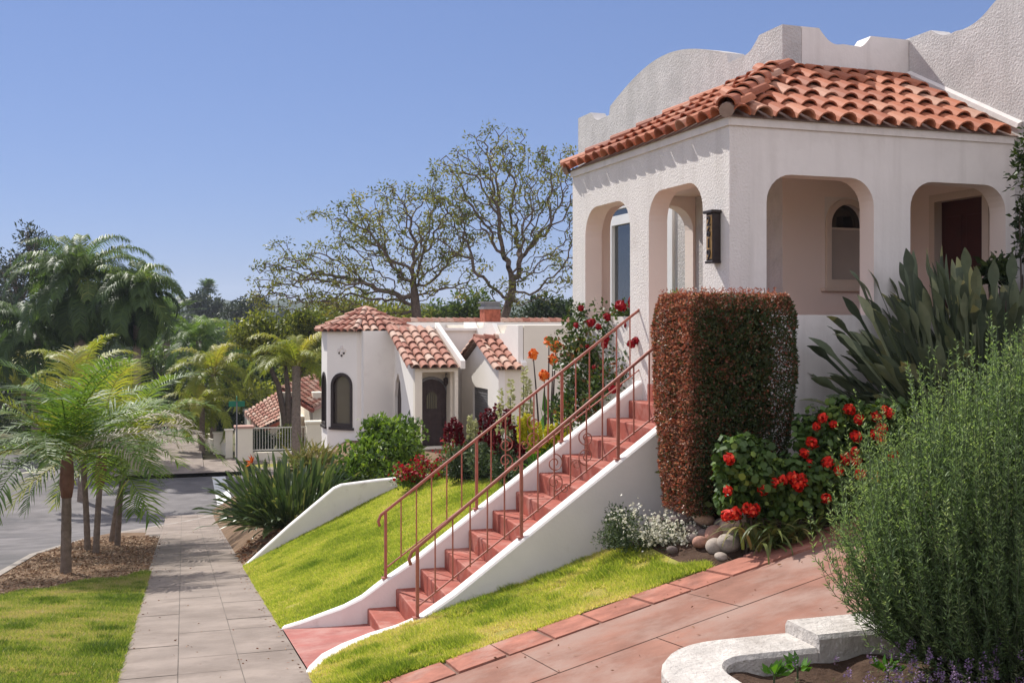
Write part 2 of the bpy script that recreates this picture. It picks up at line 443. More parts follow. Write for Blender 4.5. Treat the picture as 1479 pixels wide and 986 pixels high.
def put(name, me, parent, loc, s=1., label=None):
    o = bpy.data.objects.new(name, me); COL.objects.link(o); o.parent = parent
    o.location = loc; o.rotation_euler = (rng.normal(0, .3), rng.normal(0, .3), rng.uniform(0, 6.3))
    k = s * rng.uniform(.8, 1.2); o.scale = (k, k, k)
    if label: o['label'] = label
    return o

# ---- palms
def frond(base, az, el, length, droop, nl, ll, lw, twist=0., hang=.4, spread=1.):
    """one pinnate frond: (rachis path, leaflet V, F)"""
    k = 14; pts = [np.array(base, float)]; tang = []
    for i in range(k):
        s = i / (k - 1); e = el - droop * s ** 1.35; a = az + twist * s
        d = np.array([math.sin(a) * math.cos(e), math.cos(a) * math.cos(e), math.sin(e)])
        tang.append(d); pts.append(pts[-1] + d * length / k)
    pts = np.array(pts); tang = np.array(tang + [tang[-1]])
    s = np.repeat(np.linspace(.14, .995, nl), 2); sg = np.tile([-1., 1.], nl)
    x = s * k; i = np.minimum(x.astype(int), k - 1); fr = (x - i)[:, None]
    P = pts[i] * (1 - fr) + pts[i + 1] * fr; T = tang[i]
    side = unit(np.cross(T, np.array([0, 0, 1.]) + 1e-4)); N = np.cross(side, T)
    n = 2 * nl
    D = unit(T * (.45 + .5 * s[:, None] ** 3) + side * (sg * spread)[:, None] * rng.uniform(.75, 1.1, (n, 1)) + N * rng.uniform(.0, .45, (n, 1)))
    l = ll * (np.sin(np.pi * (.12 + .80 * s)) ** .55) * rng.uniform(.82, 1.1, n)
    w = np.full(n, lw)
    ax = unit(np.cross(D, N))
    m = P + D * (l * .5)[:, None]
    D2 = unit(D + np.array([0, 0, -1.]) * hang * rng.uniform(.6, 1.4, (n, 1)))
    e = m + D2 * (l * .5)[:, None]
    hw = (w / 2)[:, None]
    V = np.stack([P + ax * hw * .6, P - ax * hw * .6, m + ax * hw, m - ax * hw, e + ax * hw * .15, e - ax * hw * .15], 1).reshape(-1, 3)
    b = np.arange(n)[:, None] * 6
    F = np.concatenate([b + np.array([[0, 1, 3, 2]]), b + np.array([[2, 3, 5, 4]])])
    return pts, V, F

def frond_part(parent, mat, base, az, el, length, droop, nl=46, ll=.42, lw=.028, twist=0., hang=.4, name='frond', label=None, spread=1.):
    pts, V, F = frond(base, az, el, length, droop, nl, ll, lw, twist, hang, spread)
    k = len(pts); rad = np.linspace(.018, .003, k) * (length / 2.)
    V2, F2 = tubes(pts[:-1], pts[1:], rad[:-1], rad[1:], 5)
    tone = rng.uniform(.15, .7)
    q = np.concatenate([np.clip(np.tile(rng.normal(tone, .15, 2 * nl), 2), 0, 1), np.full(len(F2), min(1., tone + .25))])
    o = mesh_np(name, np.concatenate([V, V2]), np.concatenate([F, F2 + len(V)]), mat, parent, rnd=q)
    if label: o['label'] = label
    return o

def palm_crown(parent, mat, c, n, length, el_rng, droop_rng, nl, ll, lw, hang, r0=.12, name='crown'):
    parts = []
    for i in range(n):
        az = 2.39996 * i + rng.uniform(-.3, .3); u = i / max(1, n - 1)
        el = el_rng[1] + (el_rng[0] - el_rng[1]) * u + rng.normal(0, .08)
        b = np.array(c) + np.array([math.sin(az), math.cos(az), 0]) * r0
        L = length * rng.uniform(.82, 1.12)
        pts, V, F = frond(b, az, el, L, rng.uniform(*droop_rng), nl, ll, lw, rng.normal(0, .25), hang)
        tone = np.clip(.62 - .42 * u + rng.normal(0, .1), .05, .95)
        parts.append((V, F, np.clip(np.tile(rng.normal(tone, .13, 2 * nl), 2), 0, 1)))
        V2, F2 = tubes(pts[:-1], pts[1:], np.linspace(.03, .006, len(pts) - 1), np.linspace(.028, .004, len(pts) - 1), 4)
        parts.append((V2, F2, min(1, tone + .2)))
    V, F, q = join(parts)
    return mesh_np(name, V, F, mat, parent, rnd=q)

def palm_trunk(parent, h, r0, r1, lean=(0, 0), mat=None, name='trunk', z0=-.3, rings=True):
    k = max(8, int(h / .12)); path = []; rad = []
    for i in range(k + 1):
        s = i / k; path.append((lean[0] * s ** 1.5, lean[1] * s ** 1.5, z0 + (h - z0) * s))
        rad.append((r0 + (r1 - r0) * s) * (1 + (.06 if i % 2 and rings else 0)) * (1 + .35 * math.exp(-s * 14)))
    mb = MB(); mb.tube(path, rad, 12)
    return mb.build(name, mat or M['palmbark'], parent, smooth=True)

# ---- paddle-leaved clump (bird of paradise)
def paddles(parent, mat, n, spread, hgt, blade, bw, seed_el=(.25, 1.5), name='foliage', aim=None, base_r=.3, short=.55, lowk=1.):
    VV, FF, QQ, k = [], [], [], 0
    for i in range(n):
        az = rng.uniform(0, 2 * math.pi); el = rng.uniform(*seed_el)
        if aim is not None and rng.random() < aim[1]: az = aim[0] + rng.normal(0, .9)
        ln = hgt * rng.uniform(short, 1.08) * (lowk + (1 - lowk) * math.sin(min(el, 1.57))); b = np.array([math.sin(az), math.cos(az), 0]) * base_r * rng.random() ** .5
        b[0] *= spread[0]; b[1] *= spread[1]; b[2] = -.05
        d = np.array([math.sin(az) * math.cos(el), math.cos(az) * math.cos(el), math.sin(el)])
        bl = blade * rng.uniform(.75, 1.15); pet = max(.1, ln - bl)
        p = b.copy(); pts = [p.copy()]; m = 9
        for j in range(m):
            f = pet / 3 if j < 3 else bl / 6
            pts.append(pts[-1] + d * f); d = unit(d + np.array([0, 0, -.055 - .05 * (j > 4)]) * rng.uniform(.4, 1.6))
        pts = np.array(pts); T = unit(np.gradient(pts, axis=0))
        sd = unit(np.cross(T[0], [0, 0, 1]) + rng.normal(0, .45, 3)); sd = unit(sd - T * (T @ sd)[:, None]); N = np.cross(sd, T)
        prof = [.012, .011, .010, .02, .62, .95, 1., .88, .55, .02]
        W = np.array([.012, .011, .010, .02] + [bw / 2 * x for x in (.62, .95, 1., .85, .5)] + [.004]) * (1 if i else 1)
        fold = .35
        V = np.stack([pts + sd * W[:, None] + N * W[:, None] * fold, pts, pts - sd * W[:, None] + N * W[:, None] * fold], 1).reshape(-1, 3)
        F = []
        for j in range(m):
            a = j * 3; F += [(a, a + 1, a + 4, a + 3), (a + 1, a + 2, a + 5, a + 4)]
        tone = np.clip(rng.normal(.42, .24), 0, 1)
        VV.append(V); FF.append(np.array(F) + k); k += len(V); q_ = np.clip(np.full(len(F), tone) + rng.normal(0, .05, len(F)), 0, 1)
        if rng.random() < .22: q_[-2 * int(rng.integers(1, 3)):] = .97
        QQ.append(q_)
    return mesh_np(name, np.concatenate(VV), np.concatenate(FF), mat, parent, rnd=np.concatenate(QQ), smooth=True)

# ---- branching tree grown towards points in its crown
def colonize(start, attr, seg=.4, infl=6., kill=.8, iters=160, jit=.25, up=.0):
    nodes = [np.array(q, float) for q in start]; par = [-1] + list(range(len(start) - 1))
    A = np.asarray(attr, float); alive = np.ones(len(A), bool)
    nd = np.full(len(A), 1e9); ni = np.zeros(len(A), int)
    def upd(k0):
        new = np.array(nodes[k0:]); 
        if not len(new): return
        d = np.linalg.norm(A[:, None] - new[None], axis=2); j = d.argmin(1); m = d[np.arange(len(A)), j]
        b = m < nd; nd[b] = m[b]; ni[b] = j[b] + k0
        alive[nd < kill] = False
    upd(0); grown = {}
    for it in range(iters):
        use = alive & (nd < infl)
        if not use.any(): break
        k0 = len(nodes)
        N = np.array(nodes)
        acc = np.zeros_like(N); np.add.at(acc, ni[use], unit(A[use] - N[ni[use]]))
        for i in np.unique(ni[use]):
            d = unit(acc[i] + 1e-6); d = unit(d + rng.normal(0, jit, 3) + np.array([0, 0, up]))
            g = grown.get(i, 0)
            if g > 3: continue
            grown[i] = g + 1
            nodes.append(nodes[i] + d * seg); par.append(i)
        if len(nodes) == k0: break
        upd(k0)
    return np.array(nodes), np.array(par)

def branches(nodes, par, tip=.02, power=2.4, rmax=9.):
    n = len(nodes); w = np.zeros(n); kids = np.zeros(n, int)
    for i in range(n - 1, 0, -1):
        if kids[i] == 0: w[i] = tip ** power
        w[par[i]] += w[i]; kids[par[i]] += 1
    return np.minimum(w ** (1 / power), rmax), kids

def grown_tree(name, label, cat, base, trunk, attr, mat_l, leaf, per, seg=.4, kill=.8, tip=.022, group=None, bark='bark', infl=6., jit=.25, rmax=.5, thin=.09, power=2.4):
    base = np.array(base, float)
    o = thing(name, label, cat, base, 0, group)
    st = [np.array(q, float) - base for q in trunk]
    full = [st[0]]
    for a, b in zip(st[:-1], st[1:]):
        k = max(1, int(np.linalg.norm(b - a) / seg)); full += [a + (b - a) * (j + 1) / k for j in range(k)]
    nodes, par = colonize(full, np.asarray(attr) - base, seg, infl, kill, jit=jit)
    rad, kids = branches(nodes, par, tip, power, rmax)
    i = np.arange(1, len(nodes))
    ra = np.minimum(rad[par[i]], rad[i] * 1.35)
    V, F = tubes(nodes[par[i]], nodes[i], ra, rad[i], 7)
    mesh_np('trunk', V, F, M[bark], o, smooth=True)
    tips = np.where(rad < thin)[0]
    ends = np.where((kids == 0) & (rng.random(len(nodes)) < .95))[0]
    some = tips[rng.random(len(tips)) < .16]; hub = np.concatenate([ends, some])
    k_ = rng.integers(per // 3, per + per // 2, len(hub)); C0 = np.repeat(nodes[hub], k_, 0); n_ = len(C0)
    o_ = in_ball(n_, .0) * np.repeat(rng.uniform(.22, .48, len(hub)), k_)[:, None]; o_[:, 2] *= .7
    L = leaf[0] * rng.uniform(.6, 1.4, n_)
    V, F = leaves(C0 + o_, unit(o_ + rdir(n_, -.1) * .35), L, L * leaf[1] / leaf[0], .1)
    tone = np.repeat(np.clip(rng.normal(.5, .22, len(hub)), 0, 1), k_)
    mesh_np('crown', V, F, mat_l, o, rnd=np.clip(tone + rng.normal(0, .14, n_), 0, 1))
    return o

def leafy_tree(name, label, cat, base, top_list, n, per, L, W, mat, clump, group=None, tr=.22, bark='bark', shell=.5, flat_=.8, low=-1., up=.2):
    """trunk, limbs and a crown of many leaf clumps; top_list: (centre, radii) in world"""
    base = np.array(base, float); o = thing(name, label, cat, base, 0, group)
    mb = MB(); P = []
    tot = sum(np.prod(r) ** (2 / 3) for _, r in top_list)
    for c, r in top_list:
        c = np.array(c, float) - base; r = np.array(r, float)
        k = max(4, int(n * np.prod(r) ** (2 / 3) / tot)); q = crown_pts(c, r, k, shell, low); P.append(q)
        mid = c * np.array([.35, .35, .55])
        mb.tube([(0, 0, -.4), mid * .5 + rng.normal(0, .05, 3), mid, c], [tr, tr * .8, tr * .65, tr * .25], 9)
        for j in rng.choice(len(q), min(len(q), 14), replace=False):
            s = rng.uniform(.45, .95); a = mid + (c - mid) * s
            mb.tube([a, (a + q[j]) / 2 + rng.normal(0, .12, 3) * r, q[j]], [tr * .32, tr * .2, tr * .07], 6)
    mb.build('trunk', M[bark], o, smooth=True)
    P = np.concatenate(P)
    V, F, Q = clumps(P, clump * rng.uniform(.6, 1.35, len(P)), per, L, W, up, flat_)
    mesh_np('crown', V, F, mat, o, rnd=Q)
    return o

def shrub(name, label, cat, base, blobs, n, per, L, W, mat, clump, group=None, stems=7, shell=.35, flat_=.9, up=.25, round_=False):
    """low plant: blobs are (centre offset, radii) above its base"""
    o = thing(name, label, cat, base, 0, group); P = []
    mb = MB()
    for c, r in blobs:
        c = np.array(c, float); k = max(3, n // len(blobs)); q = crown_pts(c, r, k, shell, -.75); q[:, 2] = np.maximum(q[:, 2], .02); P.append(q)
        for j in rng.choice(len(q), min(len(q), stems), replace=False):
            e = q[j] * .85; mb.tube([(c[0] * .6 + rng.normal(0, .03), c[1] * .6 + rng.normal(0, .03), -.05), e * np.array([.75, .75, .5]), e], [.012, .009, .005], 5)
    mb.build('stem', M['bark'], o)
    P = np.concatenate(P)
    if round_:
        k = len(P) * per; C_ = np.repeat(P, per, 0); off = in_ball(k) * clump
        N = unit(unit(off) + rdir(k, .7)); V, F = rounds(C_ + off, N, L * .5 * rng.uniform(.6, 1.3, k))
        Q = np.clip(np.repeat(rng.normal(.45, .2, len(P)), per) + rng.normal(0, .18, k), 0, 1)
    else:
        V, F, Q = clumps(P, clump * rng.uniform(.7, 1.3, len(P)), per, L, W, up, flat_)
    mesh_np('foliage', V, F, mat, o, rnd=Q)
    return o, P

def spike(mb_parts, foot, h, r, n, L, W, lean=(0, 0), taper=.6):
    """leaves or florets set round an upright stem"""
    s = rng.random(n); a = rng.uniform(0, 2 * math.pi, n)
    P = np.array(foot) + np.stack([lean[0] * s, lean[1] * s, h * s], 1)
    rr = r * (1 - taper * s)
    D = unit(np.stack([np.cos(a), np.sin(a), rng.uniform(.1, .9, n)], 1))
    P = P + D * rr[:, None] * .4
    l = L * (1 - .5 * taper * s) * rng.uniform(.7, 1.2, n)
    V, F = leaves(P, D, l, l * W / L, .1)
    mb_parts.append((V, F, np.clip(rng.normal(.5, .22, n), 0, 1)))
# ================================================================ SETTING
def sheet(name, ts, cols, zf, mat, kind='structure'):
    """a strip of ground: for every t a row of p values"""
    mb = MB(); mb.grid([[(p, t, float(zf(p, t))) for p in cols(t)] for t in ts])
    o = mb.build(name, mat, smooth=True)
    if kind: o['kind'] = kind
    return o
lin = np.linspace

# the land, one sheet under everything
def landz(p, t):
    z = ground(p, t) - .07
    z = np.where((p < -.55) & (t < 60) & (p > -14), z - .22, z)
    z = np.where((t > 36.6) & (t < 52) & (p > -14), np.minimum(z, -6.45) - .22, z)
    z = np.where((p > .6) & (p < .97), sw(t) - .3, z)
    z = np.where((p >= .97) & (p < 8.5) & (t < 38.5), z - .6, z)
    return z
ps = sorted(set([-400, -200, -120, -80, -50, -30, -20, -14.01] + list(lin(-14, .55, 12)) + [.62, .9, .98] + list(lin(1.1, 14, 40)) + [17, 22, 30, 45, 70, 120, 250]))
ts = sorted(set([-60, -30] + list(lin(-14, 18.4, 50)) + [18.6] + list(lin(19, 38.8, 40)) + [39.1, 41, 44, 48, 52.1, 56, 60, 70, 90, 120, 180, 300, 500]))
P2, T2 = np.meshgrid(np.array(ps, float), np.array(ts, float)); Z2 = landz(P2, T2)
nr, nc = P2.shape; ii = np.arange(nr * nc).reshape(nr, nc)
F2 = np.stack([ii[:-1, :-1], ii[:-1, 1:], ii[1:, 1:], ii[1:, :-1]], -1).reshape(-1, 4)
land = mesh_np('ground', np.stack([P2, T2, Z2], -1).reshape(-1, 3), F2, M['land'], smooth=True); land['kind'] = 'structure'

# yard soil of both lots
tag(sheet('garden_bed', list(lin(-2, 18.48, 120)), lambda t: list(lin(.964, 8.6, 60)), lambda p, t: float(yard(p, t)) - (.35 if 8.72 < t < 11.3 and p < 4.85 else 0) - (.12 if t < 7.7 else 0), M['soil']), kind='structure')
tag(sheet('slope_bed', list(lin(18.62, 38.4, 60)), lambda t: list(lin(.964, 14, 50)), lambda p, t: yard(p, max(t, 18.62)), M['earth']), kind='structure')

# street
road = MB()
rows = [[(p, t, float(sw(t)) - .13) for p in list(lin(-13, kerb_p(t), 10))] for t in list(lin(-14, 39.6, 70))]
road.grid(rows)
road.grid([[(p, t, -6.58) for p in lin(-60, 45, 12)] for t in (39.62, 43, 48.2)])
o = road.build('road', M['road'], smooth=True); o['kind'] = 'structure'
far = MB(); far.grid([[(p, t, -6.575) for p in lin(-13, -3.4, 4)] for t in (48.2, 60, 90, 140)])
o = far.build('road', M['road'], smooth=True); o['kind'] = 'structure'
stop = MB()
stop.grid([[(p, t, -6.572) for p in (1.2, 1.75)] for t in (40.6, 44, 48.0)])
o = stop.build('road_marking', M['paint']); o['kind'] = 'structure'
def kerb_run(line, name='kerb', wd=.16):
    mb = MB(); pl = []
    for (a, b) in zip(line[:-1], line[1:]):
        k = max(1, int(math.dist(a, b) / 1.2))
        pl += [(a[0] + (b[0] - a[0]) * j / k, a[1] + (b[1] - a[1]) * j / k) for j in range(k)]
    pl.append(line[-1]); rows = []
    for i, q in enumerate(pl):
        a = np.array(pl[max(0, i - 1)]); b = np.array(pl[min(len(pl) - 1, i + 1)]); d = (b - a) / np.linalg.norm(b - a)
        n = np.array([d[1], -d[0]]); z = float(sw(q[1])) + .006
        e = np.array(q) + n * wd
        rows.append([(q[0], q[1], z - .3), (q[0], q[1], z - .015), (q[0] + n[0] * .015, q[1] + n[1] * .015, z), (*e, z), (*e, z - .3)])
    mb.grid(rows); o = mb.build(name, M['kerb']); o['kind'] = 'structure'; return o
kerb_run(KERB)
kerb_run([(45, 48.2), (2.8, 48.2)]); kerb_run([(-3.2, 48.2), (-3.2, 90)][::-1])

# verge beside the street: turf near the camera, bark-strewn earth round the palms
def lawn_end(p): return float(np.interp(p, [-3.05, -2.2, -.54], [15.2, 15.9, 18.3]))
def verge_z(p, t): return float(sw(t)) - .02 + .05 * math.sin(min(1, max(0, (p + 3.) / 2.4)) * math.pi)
tag(sheet('verge', list(lin(-6, 30.2, 80)), lambda t: list(lin(kerb_p(t) + .15, min(-.536, -.536 + (t > 28.4) * 0), 8)), verge_z, M['earth']), kind='structure')
mb = MB()
mb.grid([[(p, -6 + (lawn_end(p) + 6) * s, verge_z(p, -6 + (lawn_end(p) + 6) * s) + .012) for p in lin(-2.9, -.54, 9)] for s in lin(0, 1, 50)])
o = mb.build('lawn', M['turf'], smooth=True); o['kind'] = 'structure'

# pavement: scored squares of concrete over a darker bed
slab = MB(); XL, XR = -.536, .964
wcol = (XR - XL) / 3; t0 = -3.0; k = 0
while t0 < 37.2:
    ln = .762; gap = .022 if k % 8 == 4 else .008
    for c in range(3):
        a, b = XL + c * wcol + (.004 if c else 0), XL + (c + 1) * wcol - (.004 if c < 2 else 0)
        y0, y1 = t0 + gap / 2, t0 + ln - .004
        dz = random.uniform(-.002, .002)
        slab.add([(a, y0, sw(y0) + dz), (b, y0, sw(y0) + dz), (b, y1, sw(y1) + dz), (a, y1, sw(y1) + dz)], [(0, 1, 2, 3)])
    if t0 > 28.3:   # the corner widens towards the kerb
        y0, y1 = t0 + .004, t0 + ln - .004
        k0, k1 = kerb_p(y0) + .17, kerb_p(y1) + .17; n = max(1, int((XL - min(k0, k1)) / .52))
        if min(k0, k1) < XL - .05:
            for j in range(n):
                e = [(XL - .004 - (XL - kk) * f) for kk, f in ((k0, j / n), (k0, (j + 1) / n), (k1, (j + 1) / n), (k1, j / n))]
                slab.add([(e[1] + .008, y0, sw(y0)), (e[0], y0, sw(y0)), (e[3], y1, sw(y1)), (e[2] + .008, y1, sw(y1))], [(0, 1, 2, 3)])
    t0 += ln; k += 1
o = slab.build('pavement', M['pave']); o['kind'] = 'structure'
tag(sheet('pavement', list(lin(-3, 37.4, 60)), lambda t: [XL if t < 28.4 else min(XL, kerb_p(t) + .16), XR], lambda p, t: float(sw(t)) - .007, M['pavejoint']), kind='structure')
for (a, b, c, d) in ((-3.0, 2.71, 48.37, 50.32), (-2.9, -1.2, 50.33, 90), (.92, 2.72, 50.33, 53), (2.7, 45, 48.37, 49.4), (2.7, 45, 50.6, 52.)):
    mb = MB(); mb.grid([[(p, t, -6.43) for p in lin(a, b, 3)] for t in lin(c, d, 8)])
    o = mb.build('pavement', M['pave']); o['kind'] = 'structure'
mb = MB(); mb.grid([[(p, t, -6.437) for p in lin(2.72, 45, 3)] for t in (49.38, 50.62)])
o = mb.build('lawn', M['turf']); o['kind'] = 'structure'

# red driveway of big slabs with a border of square tiles
def dz(p, t):
    return float(sw(t)) + .25 * (max(p, .0) - .964) + .012
dr = MB()
for (ya, yb) in ((2.2, 3.62), (3.63, 5.0), (5.01, 6.30), (6.31, 7.10)):
    x0 = .97; j = 0; xe = 8.6 if ya > 5 else 2.09
    while x0 < xe - .01:
        x1 = min(xe, x0 + (1.25 if ya > 6 else 1.9) + .0 * j)
        g = .003
        q = [(x0 + g, ya + g), (x1 - g, ya + g), (x1 - g, yb - g), (x0 + g, yb - g)]
        dr.add([(a, b, dz(a, b) + random.uniform(-.001, .001)) for a, b in q], [(0, 1, 2, 3)]); x0 = x1; j += 1
o = dr.build('driveway', M['drive']); o['kind'] = 'structure'
o = sheet('driveway', [2.15, 3.2, 4.2, 4.985, 4.99, 5.6, 6.4, 7.2, 7.62], lambda t: list(lin(.968, 8.62 if t > 4.987 else 2.095, 10)), lambda p, t: dz(p, t) - .008, M['joint'])
br = MB(); x0 = 1.02
while x0 < 5.6:
    w = random.uniform(.31, .40); g = .012
    a, b = x0 + g, x0 + w - g; y0, y1 = 7.115 + random.uniform(0, .01), 7.56 + random.uniform(-.02, .02)
    zz = random.uniform(.004, .014); sk = random.uniform(-.012, .012)
    br.add([(a, y0, dz(a, y0) + zz), (b, y0, dz(b, y0) + zz), (b + sk, y1, dz(b, y1) + zz), (a + sk, y1, dz(a, y1) + zz),
            (a, y0, dz(a, y0) - .03), (b, y0, dz(b, y0) - .03), (b + sk, y1, dz(b, y1) - .03), (a + sk, y1, dz(a, y1) - .03)],
           [(0, 1, 2, 3), (0, 4, 5, 1), (1, 5, 6, 2), (2, 6, 7, 3), (3, 7, 4, 0)])
    x0 += w
o = br.build('paving_border', M['brick']); o['kind'] = 'structure'

# lawns beside the stairs
def pcurb(t): return 1.0
lawnA = lambda p, t: float(yard(p, t)) + .012
tag(sheet('lawn', list(lin(11.045, 11.4, 9)) + list(lin(11.5, 18.42, 38)), lambda t: list(lin(float(np.interp(t, [11.04, 11.08, 11.14, 11.22, 11.28], [1.95, 1.55, 1.36, 1.15, .975])), float(np.interp(t, [11, 12.5, 15.4, 16.2, 18.5], [4.0, 4.2, 4.6, 4.25, 4.05])), 26)), lawnA, M['turf']), kind='structure')
tag(sheet('lawn', list(lin(7.58, 8.6, 8)) + list(lin(8.68, 9.285, 14)), lambda t: list(lin(float(np.interp(t, [8.68, 8.99, 9.15, 9.24, 9.29], [.975, 1.16, 1.34, 1.58, 1.9])), float(np.interp(t, [7.58, 8, 9.3], [3.95, 3.85, 3.7])), 22)), lawnA, M['turf']), kind='structure')

# ================================================================ STAIRS
st = thing('staircase', 'red painted stairs between white curb walls climbing from the pavement', 'stairs', (1.78, 10.17, -3.05))
off = tuple(-x for x in st.location)
SY0, SY1 = 9.46, 10.87
def step_p(k): return {1: 1.78, 2: 2.07}.get(k, 2.32 + .2555 * (k - 3))
def step_z(k): return {1: -2.87, 2: -2.695}.get(k, -2.507 + .1853 * (k - 3))
for k in range(1, 13):
    mb = MB(); z1 = step_z(k); p0, p1 = step_p(k), step_p(k + 1)
    mb.box(p0, p1, SY0, SY1, z1 - .55, z1)
    mb.build('step', M['step'], st, bevel=.012, loc=off)
pad = MB(); pad.grid([[(p, t, float(sw(t)) + .008 + .03 * (p - .97) / .81) for p in lin(.97, 1.785, 4)] for t in lin(8.86, 11.16, 10)])
pad.build('landing', M['pad'], st, loc=off)
def curb(path, name='curb_wall'):
    mb = MB(); rows = []; n = len(path)
    for i, (p, t, z, w) in enumerate(path):
        a = np.array(path[max(0, i - 1)][:2]); b = np.array(path[min(n - 1, i + 1)][:2]); d = (b - a) / np.linalg.norm(b - a); nn = np.array([-d[1], d[0]]) * w / 2
        c = np.array([p, t]); L, Rr = c + nn, c - nn; zb = min(float(sw(t)), z) - .9; e = .018
        Li, Ri = c + nn * (1 - e / (w / 2)), c - nn * (1 - e / (w / 2))
        rows.append([(*L, zb), (*L, z - e), (*Li, z), (*Ri, z), (*Rr, z - e), (*Rr, zb), (*L, zb)])
    mb.grid(rows)
    for r in (rows[0], rows[-1]): mb.add(r[:6], [tuple(range(6))])
    return mb.build(name, M['curb'], st, loc=off)
def ct(p): return float(np.interp(p, [1.98, 2.3, 2.94, 4.9], [-2.60, -2.405, -1.946, -.55]))
straight = lambda t: [(p, t, ct(p), .16) for p in (1.98, 2.14, 2.3, 2.62, 2.94, 3.4, 3.9, 4.35, 4.79)]
curb([(.985, 8.78, -2.80, .12), (1.05, 8.93, -2.785, .14), (1.16, 9.10, -2.765, .16), (1.34, 9.26, -2.745, .17), (1.58, 9.35, -2.70, .17), (1.8, 9.38, -2.66, .165)] + straight(9.385))
curb([(.98, 11.22, -3.08, .11), (1.15, 11.14, -3.02, .13), (1.36, 11.06, -2.935, .15), (1.55, 10.99, -2.86, .16), (1.74, 10.955, -2.765, .16), (1.86, 10.95, -2.68, .16)] + straight(10.95))

def spiral(cx, cz, r0, r1, a0, turns, y, flip=1, n=26):
    return [(cx + flip * (r0 + (r1 - r0) * i / n) * math.cos(a0 + turns * 2 * math.pi * i / n), y, cz + (r0 + (r1 - r0) * i / n) * math.sin(a0 + turns * 2 * math.pi * i / n)) for i in range(n + 1)]
def railing(y, za, sl, label):
    o = thing('railing', label, 'railing', (1.98, y, -2.6), 0, 'iron railings of the front stairs'); lo = (-1.98, -y, 2.6)
    zh = lambda p: za + sl * (p - 1.98)
    mb = MB(); pe = 4.80
    mb.tube([(1.92, y, zh(1.9) - .09), (1.905, y, zh(1.9) - .04), (1.93, y, zh(1.93)), (3., y, zh(3.)), (4., y, zh(4.)), (pe, y, zh(pe))], .0155, 8)
    mb.build('handrail', M['rail'], o, smooth=True, loc=lo)
    mb = MB(); mb.tube([(1.98, y, ct(1.98) + .10), (2.94, y, ct(2.94) + .13), (3.885, y, ct(3.885) + .13), (pe, y, ct(pe) + .12)], .009, 4)
    mb.build('bottom_rail', M['rail'], o, loc=lo)
    posts = (1.98, 2.94, 3.885)
    for p in posts:
        mb = MB(); mb.box(p - .0145, p + .0145, y - .0145, y + .0145, ct(p) - .01, zh(p)); mb.box(p - .04, p + .04, y - .035, y + .035, ct(p) - .004, ct(p) + .012)
        mb.build('post', M['rail'], o, bevel=.003, loc=lo)
    for a, b in zip(posts, (2.94, 3.885, 4.83)):
        for j in range(1, 6):
            p = a + (b - a) * j / 6
            mb = MB(); mb.box(p - .006, p + .006, y - .006, y + .006, ct(p) + .11, zh(p)); mb.build('baluster', M['rail'], o, loc=lo)
    for sg in (-1, 1):
        c = 3.41 + sg * .155; z = ct(c) + .36
        mb = MB()
        mb.tube(spiral(c, z + .08, .085, .022, math.pi * .5, 1.4, y - .012, sg), .006, 5)
        mb.tube(spiral(c, z - .09, .085, .022, -math.pi * .5, -1.4, y - .012, sg), .006, 5)
        mb.tube(spiral(c - sg * .10, z - .16, .05, .016, 0, 1.3, y - .012, -sg), .005, 5)
        mb.build('scroll', M['rail'], o, smooth=True, loc=lo)
railing(9.385, -1.976, .767, 'rust red iron railing on the stair wall nearest the driveway')
railing(10.95, -1.92, .735, 'rust red iron railing on the stair wall next to the left lawn')

# ================================================================ HOUSE ABOVE THE STAIRS
HR = R(2.1); HB = -2.5
h1 = thing('stucco_house', 'white stucco house with arched porch and red tiled porch roof above the stairs', 'house', (4.85, 9.03, HB), HR)
lo1 = (0, 0, -HB)
FL = -.654
stu = [M['stucco'], M['beige']]
pl2 = [M['plaster'], M['beige']]
# porch walls: front (facing the street), side (facing the driveway), far end
W0 = .22
front = holed_wall([(0, -3.4), (3.84, -3.4), (3.84, 1.90), (0, 1.90)],
                   [[(.50, FL)] + roundrect(.5, 1.68, FL, 1.39, .30)[1:], roundrect(2.15, 3.43, .07, 1.39, .34)], W0, lambda a, z, n: (n, a, z), 'porch_wall', stu, h1)
front.location = lo1
side = holed_wall([(W0, -3.2), (3.33, -3.2), (3.33, 1.90), (W0, 1.90)],
                  [roundrect(.395, 1.60, .075, 1.40, .27), roundrect(2.03, 3.21, .075, 1.40, .27)], W0, lambda a, z, n: (a, n, z), 'porch_wall', pl2, h1)
side.location = lo1
end = holed_wall([(W0, -3.4), (1.618, -3.4), (1.618, 1.90), (W0, 1.90)], [roundrect(.42, 1.585, .07, 1.50, .30)], -W0, lambda a, z, n: (a, 3.84 + n, z), 'porch_wall', stu, h1)
end.location = lo1
# thin band under the eaves, proud of the wall
mb = MB()
mb.box(-.022, -.001, -.022, 3.862, 1.83, 1.905); mb.box(.001, 3.33, -.022, -.001, 1.83, 1.905)
mb.build('eave_band', M['plaster'], h1, loc=lo1)
mb = MB(); mb.box(W0 + .002, 1.617, W0 + .002, 3.6, FL - .2, FL); mb.box(1.618, 3.328, W0 + .002, 1.617, FL - .2, FL); mb.box(-.02, W0 + .001, .505, 1.675, FL - .2, FL - .001)
mb.build('porch_floor', M['step'], h1, loc=lo1)
mb = MB(); mb.box(W0 + .002, 1.617, W0 + .002, 3.6, 1.62, 1.70); mb.box(1.618, 3.328, W0 + .002, 1.617, 1.62, 1.70)
mb.build('porch_ceiling', M['beige'], h1, loc=lo1)

